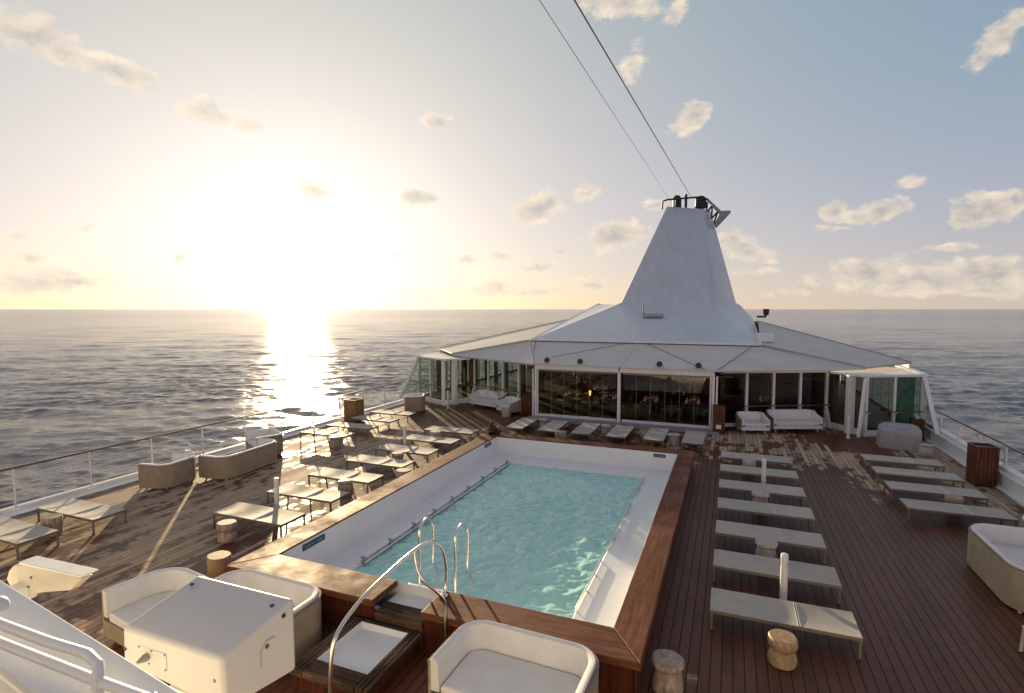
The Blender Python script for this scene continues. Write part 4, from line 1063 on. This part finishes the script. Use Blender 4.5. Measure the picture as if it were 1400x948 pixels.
# green curtains inside the glass at the ends
def curtain(x0, y0, x1, y1, mat='curtain'):
    b = MB(); n = 60; A = []; B_ = []
    for i in range(n + 1):
        u = i / n; w = .045 * math.sin(u * 34); nx, ny = -(y1 - y0), (x1 - x0); l = math.hypot(nx, ny); nx /= l; ny /= l
        A.append((x0 + (x1 - x0) * u + nx * w, y0 + (y1 - y0) * u + ny * w))
    for off in (0, .012):
        B_.append([b.vs([(x + off * .7, y + off, .12) for x, y in A]), b.vs([(x + off * .7, y + off, 2.3) for x, y in A])])
    for lo, hi in B_:
        for i in range(n): b.bm.faces.new((lo[i], lo[i + 1], hi[i + 1], hi[i]))
    b.build('curtain', MAT[mat], pav, smooth=60)
curtain(*W((10.6, 25.75), 1)[:2], *W((11.35, 26.2), 1)[:2]); curtain(*W((11.40, 26.4), 1)[:2], *W((11.40, 28.6), 1)[:2])

for y0, l in ((27.6, .5), (29.3, .45), (31.0, .5), (32.6, .45), (34.3, .5), (36.0, .5)):
    curtain(*W((11.38, y0), -1)[:2], *W((11.38, y0 + l), -1)[:2], 'brown_curtain')
for u, y in ((10.6, 29.5), (9.4, 28.2), (8.6, 31.5), (10.2, 33.5)):
    MB().box(-u, y - OY, 1.23, .2, .2, 2.25).build('inner_column', MAT['chairwood'], pav, smooth=0)
# floodlights on the beam
for x, lb in ((-7.69, 'black round floodlight at the left corner of the restaurant front beam'), (-6.15, 'black round floodlight, second from the left on the restaurant front beam'),
              (-2.74, 'black round floodlight, third from the left on the restaurant front beam'), (-1.19, 'black round floodlight, rightmost on the restaurant front beam')):
    t = thing('floodlight', lb, 'floodlight', (x, 23.47, 2.475), 0, 'black floodlights on the restaurant beam')
    MB().lathe([(.0, -.09), (.06, -.08), (.10, -.02), (.12, .06), (.125, .08), (.10, .085), (.0, .07)], seg=20, cap=False).build('lamp_body', MAT['blackmetal'], t, loc=(0, 0, .215), rot=(R(82), 0, 0))
    MB().lathe([(.0, .0), (.088, .0), (.088, .012), (0, .02)], seg=20, cap=False).build('lens', MAT['blackmetal'], t, loc=(0, -.09, .228), rot=(R(82), 0, 0))
    MB().tube([(-.16, 0, .2), (-.15, 0, .04), (0, 0, .015), (.15, 0, .04), (.16, 0, .2)], .014, 6).build('bracket', MAT['greymetal'], t)

# ---------------------------------------------------------------- furniture seen through the glass
G4, G5 = 'laid dining tables inside the restaurant', 'dining chairs inside the restaurant'
def table_proto():
    t = thing('dining_table', '', 'table', group=G4)
    MB().box(0, 0, .73, .9, .8, .04).build('table_top', MAT['chairwood'], t, bevel=.006)
    MB().lathe([(.24, .0), (.25, .03), (.05, .06), (.04, .70), (.12, .71)], seg=14).build('pedestal', MAT['blackmetal'], t)
    b = MB()
    for sx, sy in ((-.25, -.22), (.25, -.22), (-.25, .22), (.25, .22)):
        b.lathe([(.075, .752), (.06, .80), (.02, .90), (.0, .93)], sx, sy, 8, cap=False)
    b.build('napkins', MAT['linen'], t)
    b = MB()
    for sx, sy in ((-.08, -.2), (.1, .2), (.02, 0)):
        b.lathe([(.03, .752), (.006, .76), (.006, .83), (.035, .86), (.03, .93)], sx, sy, 8)
    b.build('glasses', MAT['frost'], t)
    return t
def chair_proto():
    t = thing('dining_chair', '', 'chair', group=G5)
    MB().box(0, 0, .45, .44, .44, .05).build('seat', MAT['green'], t, bevel=.012)
    MB().box(0, .21, .72, .42, .03, .42).build('backrest', MAT['chairwood'], t, bevel=.01)
    for sx in (-1, 1):
        for sy in (-1, 1): MB().box(sx * .19, sy * .19, .212, .04, .04, .42).build('leg', MAT['chairwood'], t)
    return t
tp, cp = table_proto(), chair_proto(); ut, uc = [False], [False]
TB = [(-7.0, 25.3, 'laid table just inside the glass at the far left of the sliding doors', 'leftmost front table'),
      (-5.2, 25.2, 'laid table just inside the glass, left of the centre post', 'front table left of the centre post'),
      (-3.3, 25.2, 'laid table just inside the glass, right of the centre post', 'front table right of the centre post'),
      (-1.5, 25.3, 'laid table just inside the glass by the right corner post', 'front table by the right corner post'),
      (-6.2, 27.9, 'laid table in the second row inside, left half', 'second row table, left half'),
      (-2.3, 27.9, 'laid table in the second row inside, right half', 'second row table, right half'),
      (1.6, 27.2, 'laid table behind the dark glass right of the doors', 'table right of the doors')]
for x, y, lb, short in TB:
    place(tp, ut, lb, (x, y, .1), 0)
    for k, (dx, dy, rz, w) in enumerate(((-.68, 0, R(90), 'left of'), (.68, 0, R(-90), 'right of'), (0, .66, 0, 'behind'))):
        place(cp, uc, 'green seated chair ' + w + ' the ' + short, (x + dx, y + dy, .1), rz)
t = thing('bar_counter', 'long wooden bar counter deep inside the restaurant', 'bar', (XC, 33.5, .1))
MB().box(0, 0, .52, 9, .6, 1.04).build('counter', MAT['chairwood'], t, smooth=0); MB().box(0, -.02, 1.065, 9.2, .75, .05).build('counter_top', MAT['linen'], t, bevel=.01)
t = thing('pendant_lamp', 'small orange shaded lamp hanging behind the glass near the centre post', 'lamp', (-4.05, 26.6, 2.35))
MB().tube([(0, 0, 0), (0, 0, -.18)], .01, 6).build('cord', MAT['blackmetal'], t)
MB().lathe([(.10, -.18), (.20, -.30), (.19, -.30), (.09, -.19)], seg=18, cap=False).build('lamp_shade', plain('orange_shade', (.55, .20, .06), .6), t)
t = thing('table_lamp', 'small glowing yellow lamp on a table behind the left sliding doors', 'lamp', (-6.05, 24.85, .852))
ml, ntl, pl_, _o = newmat('lit_shade'); setp(ntl, pl_, col=(.9, .7, .3)); pl_.inputs['Emission Color'].default_value = (1, .74, .25, 1); pl_.inputs['Emission Strength'].default_value = .8
MB().lathe([(.05, 0), (.05, .015), (.012, .02), (.012, .12)], seg=12).build('base', MAT['blackmetal'], t)
MB().lathe([(.035, .12), (.055, .34), (.0, .35)], seg=14).build('lamp_shade', ml, t)

# ================================================================== FUNNEL
fn = thing('ship_funnel', 'tall tapering pale blue grey ship funnel on a broad skirt above the roof', 'funnel', (-4, 40, 3.2))
def Fp(x, y, z): return (x + 4, y - 40, z - 3.2)
base = [(-10.1, 28, 3.34), (1.3, 28, 3.34), (1.4, 46, 4.45), (-10.5, 46, 5.45)]
def ring4(c, r):
    """four corners with rounded fillets"""
    out = []; c = [Vector(p) for p in c]
    for i in range(4):
        p, a_, b_ = c[i], c[i - 1], c[(i + 1) % 4]
        s_ = p + (a_ - p).normalized() * r; e_ = p + (b_ - p).normalized() * r
        for k in range(6):
            u = k / 5; out.append(Fp(*((1 - u) ** 2 * s_ + 2 * u * (1 - u) * p + u * u * e_)))
    return out
def lerp4(A, B_, u, dz=0): return [tuple(p + (q - p) * u + (dz if j == 2 else 0) for j, (p, q) in enumerate(zip(x, y))) for x, y in zip(A, B_)]
sh = [(-7.45, 36.9, 5.20), (-.92, 36.9, 5.20), (.62, 43.4, 5.3), (-8.2, 43.4, 5.3)]
tb = [(-6.98, 37.25, 5.46), (-.98, 37.25, 5.46), (.34, 43, 5.46), (-7.85, 43, 5.46)]
tt = [(-4.86, 44, 12.9), (-2.13, 44, 12.52), (-1.75, 48, 13.0), (-4.95, 48, 13.4)]
rings = [ring4(base, .12), ring4(lerp4(base, sh, .5), .14), ring4(lerp4(base, sh, .86), .16), ring4(sh, .2), ring4(tb, .25), ring4(lerp4(tb, tt, .06), .28), ring4(lerp4(tb, tt, .5), .3), ring4(tt, .3)]
MB().loft(rings[:5], cap=False).build('skirt', MAT['funnel'], fn, smooth=42)
MB().loft(rings[4:]).build('tower', MAT['funnel'], fn, smooth=50)
b = MB()
for a, c in ((base[0], base[1]), (base[1], base[2]), (base[0], base[3])):
    b.beam(Fp(a[0], a[1], a[2] - .0), Fp(c[0], c[1], c[2] - .0), .16, .10)
b.build('skirt_trim', MAT['white'], fn, bevel=.02)
MB().beam(Fp(-10.05, 28.03, 3.265), Fp(1.25, 28.03, 3.265), .05, .05).build('gap_shade', MAT['blackmetal'], fn)  # black bar standing in for the shade in the gap below the skirt
# panel lines and a hatch on the skirt
hm = Matrix.Rotation(math.atan2(.98, 4.4), 4, 'X')
hx = MB().box(0, 0, 0, 1.15, .62, .10, M=hm); hx.build('hatch', MAT['greymetal'], fn, loc=Fp(-4.35, 33.6, 4.62), bevel=.02)
MB().tube([Fp(-5.0, 34.0, 4.55), Fp(-5.0, 34.0, 5.35)], .03, 6).build('aerial', MAT['blackmetal'], fn)
MB().box(*Fp(1.55, 29.2, 3.62), .75, .5, .42, rz=R(8)).build('junction_box', MAT['white'], fn, bevel=.04)
b = MB().box(*Fp(1.7, 36.3, 4.55), .5, .4, .12); b.lathe([(.05, 0), (.16, .1), (.18, .4), (.1, .42)], *Fp(1.95, 36.3, 0)[:2], 12)
for v in b.bm.verts:
    if v.co.z >= 0 and v.co.z < .5: v.co.z += 4.6 - 3.2
b.build('search_light', MAT['blackmetal'], fn)
# black exhaust outlets, rail and the fin at the top
for x, y, z, r_ in ((-4.2, 45.4, 13.0, .34), (-2.45, 45.8, 12.9, .42)):
    MB().lathe([(r_, 0), (r_, .55), (r_ * .92, .75), (r_ * .6, .92), (0, .98)], seg=18, cap=False).build('exhaust_outlet', MAT['blackmetal'], fn, loc=Fp(x, y, z))
b = MB()
b.tube([Fp(-5.2, 44.2, 12.75), Fp(-5.15, 44.2, 13.35), Fp(-4.8, 44.2, 13.45), Fp(-2.2, 44.6, 13.55), Fp(-1.95, 46, 13.55)], .07, 8)
for x in (-4.2, -3.4, -2.7): b.tube([Fp(x, 44.35, 12.7), Fp(x, 44.35, 13.48)], .045, 6)
b.tube([Fp(-3.45, 44.4, 12.8), Fp(-3.45, 44.4, 13.8)], .10, 8)
b.build('top_rail', MAT['blackmetal'], fn)
b = MB()
def slab(poly, y0, y1):
    A = [Fp(x, y0, z) for x, z in poly]; Bq = [Fp(x, y1, z) for x, z in poly]; b.loft([A, Bq])
slab([(-2.15, 13.65), (-1.95, 13.65), (-.95, 12.62), (-1.12, 12.48)], 45.7, 46.3)
slab([(-1.12, 12.62), (-.24, 12.58), (-.24, 12.47), (-1.28, 11.34), (-1.44, 11.63), (-1.05, 12.3)], 45.75, 46.25)
b.build('fin', MAT['greymetal'], fn, bevel=.02)
b = MB()
for x0, z0, x1, z1 in ((-1.98, 13.4, -1.98, 12.4), (-1.6, 13.1, -1.98, 12.55), (-1.6, 13.1, -1.62, 12.1), (-1.2, 12.55, -1.62, 12.1), (-1.2, 12.55, -1.45, 11.7)):
    b.beam(Fp(x0, 46, z0), Fp(x1, 46, z1), .12, .12)
b.build('truss', MAT['blackmetal'], fn)
# aerial cables running forward over the photographer
S = Vector((-3.05, 44.3, 13.5)); D_ = Vector((-2.8, 10, 10.62)) - S
o = MB().tube([S, S + D_ * 1.35], .016, 6).build('aerial_cable', MAT['rope']); tag(o, 'darker of two taut aerial cables running up from the funnel top', 'cable', 'aerial cables above the deck')
S = Vector((-4.75, 44.3, 13.6)); D_ = Vector((-3.47, 10, 10.75)) - S
o = MB().tube([S, S + D_ * 1.35], .009, 6).build('aerial_cable', MAT['greymetal']); tag(o, 'thinner pale aerial cable left of the dark one above the funnel', 'cable', 'aerial cables above the deck')

# ================================================================== FOREGROUND
t = thing('equipment_box', 'big white metal equipment box with black bolts in the left foreground', 'equipment box', (-2.98, 2.38, 0))
def Bp(x, y, z): return (x + 2.98, y - 2.38, z)
tp_ = [(-3.347, 2.046, 3.10), (-2.545, 2.06, 3.09), (-2.489, 2.553, 3.20), (-3.261, 2.493, 3.24)]
bt_ = [(-3.36, 2.05, 2.86), (-2.53, 2.06, 2.78), (-2.46, 2.527, 2.75), (-3.25, 2.50, 2.78)]
MB().loft([[Bp(*p) for p in bt_], [Bp(*p) for p in tp_]]).build('casing', MAT['box'], t, bevel=.03, seg=4, smooth=50)
MB().box(*Bp(-3.02, 2.25, 1.36), .2, .2, 2.72).build('pedestal', MAT['white'], t, bevel=.02)
def bolt(p, n, r_=.0135):
    n = Vector(n).normalized(); M = n.to_track_quat('Z', 'Y').to_euler()
    MB().lathe([(r_, -.004), (r_, .004), (r_ * .5, .006), (r_ * .45, .002), (0, .002)], seg=12, cap=False).build('bolt', MAT['bolt'], t, loc=Bp(*p), rot=M)
bolt((-3.20, 2.40, 3.222), (-.05, -.24, 1)); bolt((-2.575, 2.45, 3.182), (-.05, -.24, 1))
NR = (1, -.12, .03)
for y, z in ((2.46, 3.13), (2.455, 2.797), (2.338, 3.005), (2.335, 2.93)): bolt((-2.545 + .056 * (y - 2.06) / .493 + .006, y, z), y and NR)
MB().beam(Bp(-2.533, 2.10, 2.835), Bp(-2.512, 2.33, 2.985), .003, .004, up=(1, 0, 0)).build('panel_seam', MAT['greymetal'], t, smooth=0)
MB().tube([Bp(-2.506, 2.29, 2.90), Bp(-2.503, 2.29, 3.0), Bp(-2.498, 2.33, 3.045), Bp(-2.494, 2.39, 3.04)], .0022, 5).build('panel_seam', MAT['greymetal'], t)
for p in ((-3.325, 2.047, 2.965), (-2.60, 2.063, 2.95)): bolt(p, (0, -1, 0), .011)
pl2 = MB().box(*Bp(-3.09, 2.052, 2.965), .235, .006, .105).build('access_plate', MAT['box'], t, bevel=.003)
b = MB()
for sx, sy in ((-.11, .045), (.11, .045), (.11, -.045), (-.11, -.045), (0, .045), (-.03, -.04)):
    b.box(-.11 + sx, -.332, 2.965 + sy, .008, .006, .008)
b.build('screws', MAT['bolt'], pl2)
MB().lathe([(.022, 0), (.022, .02), (.010, .05), (.008, .06)], seg=12).build('latch', MAT['greymetal'], t, loc=Bp(-3.13, 2.047, 2.965), rot=(R(90), 0, 0))

t = thing('upper_bulwark', 'white ledge of the upper deck cutting across the lower left corner', 'ledge', (-3, 1.5, 3.5))
def Up(x, y, z): return (x + 3, y - 1.5, z - 3.5)
d = Vector((-1.95 + 3.76, 1.41 - 1.67)).normalized(); nrm = Vector((-d.y, d.x))
P0 = Vector((-3.76, 1.67))
a0 = P0 - d * 3.2; a1 = P0 + d * 4.0
q0 = a0 - nrm * .30; q1 = a1 - nrm * .24
b = MB(); L4 = [(*Up(*a0, 0)[:2], 0), (*Up(*a1, 0)[:2], 0), (*Up(*q1, 0)[:2], -.05), (*Up(*q0, 0)[:2], -.06)]
b.loft([[(x, y, z - .05) for x, y, z in L4], L4])
b.build('ledge_top', MAT['white'], t, bevel=.012)
c0 = a0 - nrm * .03; c1 = a1 - nrm * .03
MB().prism([Up(*c0, 0)[:2], Up(*c1, 0)[:2], Up(*q1, 0)[:2], Up(*q0, 0)[:2]], -.52, -.115).build('ledge_side', MAT['white'], t, smooth=0)
for px_, py_ in ((-2.62, 1.42), (-2.05, 1.36)):
    MB().lathe([(.011, 0), (.011, .006), (.0, .009)], seg=10, cap=False).build('rivet', MAT['bolt'], t, loc=Up(px_, py_, 3.5))
t = thing('pipe_rail', 'thick white pipe handrails along the ledge in the lower left corner', 'railing', (-2.6, 1.3, 3.5))
def Rp(x, y, z): return (x + 2.6, y - 1.3, z - 3.5)
MB().tube([Rp(-5, 1.47, 3.62), Rp(-2.95, 1.30, 3.62), Rp(-2.60, 1.30, 3.62), Rp(-2.36, 1.31, 3.62), Rp(-2.28, 1.30, 3.605), Rp(-2.25, 1.28, 3.57), Rp(-2.25, 1.27, 3.2)], .021, 14).build('upper_pipe', MAT['white'], t)
MB().tube([Rp(-5, 1.46, 3.55), Rp(-2.94, 1.285, 3.55), Rp(-2.30, 1.285, 3.55), Rp(-2.0, 1.29, 3.55), Rp(-1.0, 1.2, 3.55)], .020, 14).build('lower_pipe', MAT['white'], t)
bmk = MB(); bmesh.ops.create_uvsphere(bmk.bm, u_segments=16, v_segments=10, radius=.042, matrix=Matrix.Translation(Rp(-3.0, 1.32, 3.68))); bmk.build('knob', MAT['white'], t)

t = thing('davit_bracket', 'white bracket with a slanted end sticking out above the ledge at far left', 'bracket', (-4.1, 2.05, 3.2))
pts = [(-4.538, 3.166), (-4.50, 3.235), (-4.443, 3.28), (-4.323, 3.305), (-3.995, 3.335), (-3.708, 3.325), (-3.841, 3.222), (-4.15, 3.146), (-4.277, 3.10), (-4.45, 3.06)]
b = MB(); b.loft([[(x + 4.1, -.0, z - 3.2) for x, z in pts], [(x + 4.1, .07, z - 3.2) for x, z in pts]]); b.build('bracket_plate', MAT['cream'], t, bevel=.012)
b = MB(); b.loft([[(x + 4.1, -.012, z - 3.2) for x, z in ((-4.35, 3.308), (-3.70, 3.338), (-3.69, 3.352), (-4.35, 3.326))], [(x + 4.1, .09, z - 3.2) for x, z in ((-4.35, 3.308), (-3.70, 3.338), (-3.69, 3.352), (-4.35, 3.326))]])
b.build('flange', MAT['white'], t, bevel=.004)
MB().beam((-.25, .05, -.08), (-.25, -.42, -.1), .12, .1).build('arm', MAT['white'], t, bevel=.01)
for x, z in ((-4.24, 3.235), (-4.275, 3.165)):
    MB().lathe([(.008, 0), (.008, .004), (0, .006)], seg=10, cap=False).build('bolt', MAT['bolt'], t, loc=(x + 4.1, -.003, z - 3.2), rot=(R(90), 0, 0))
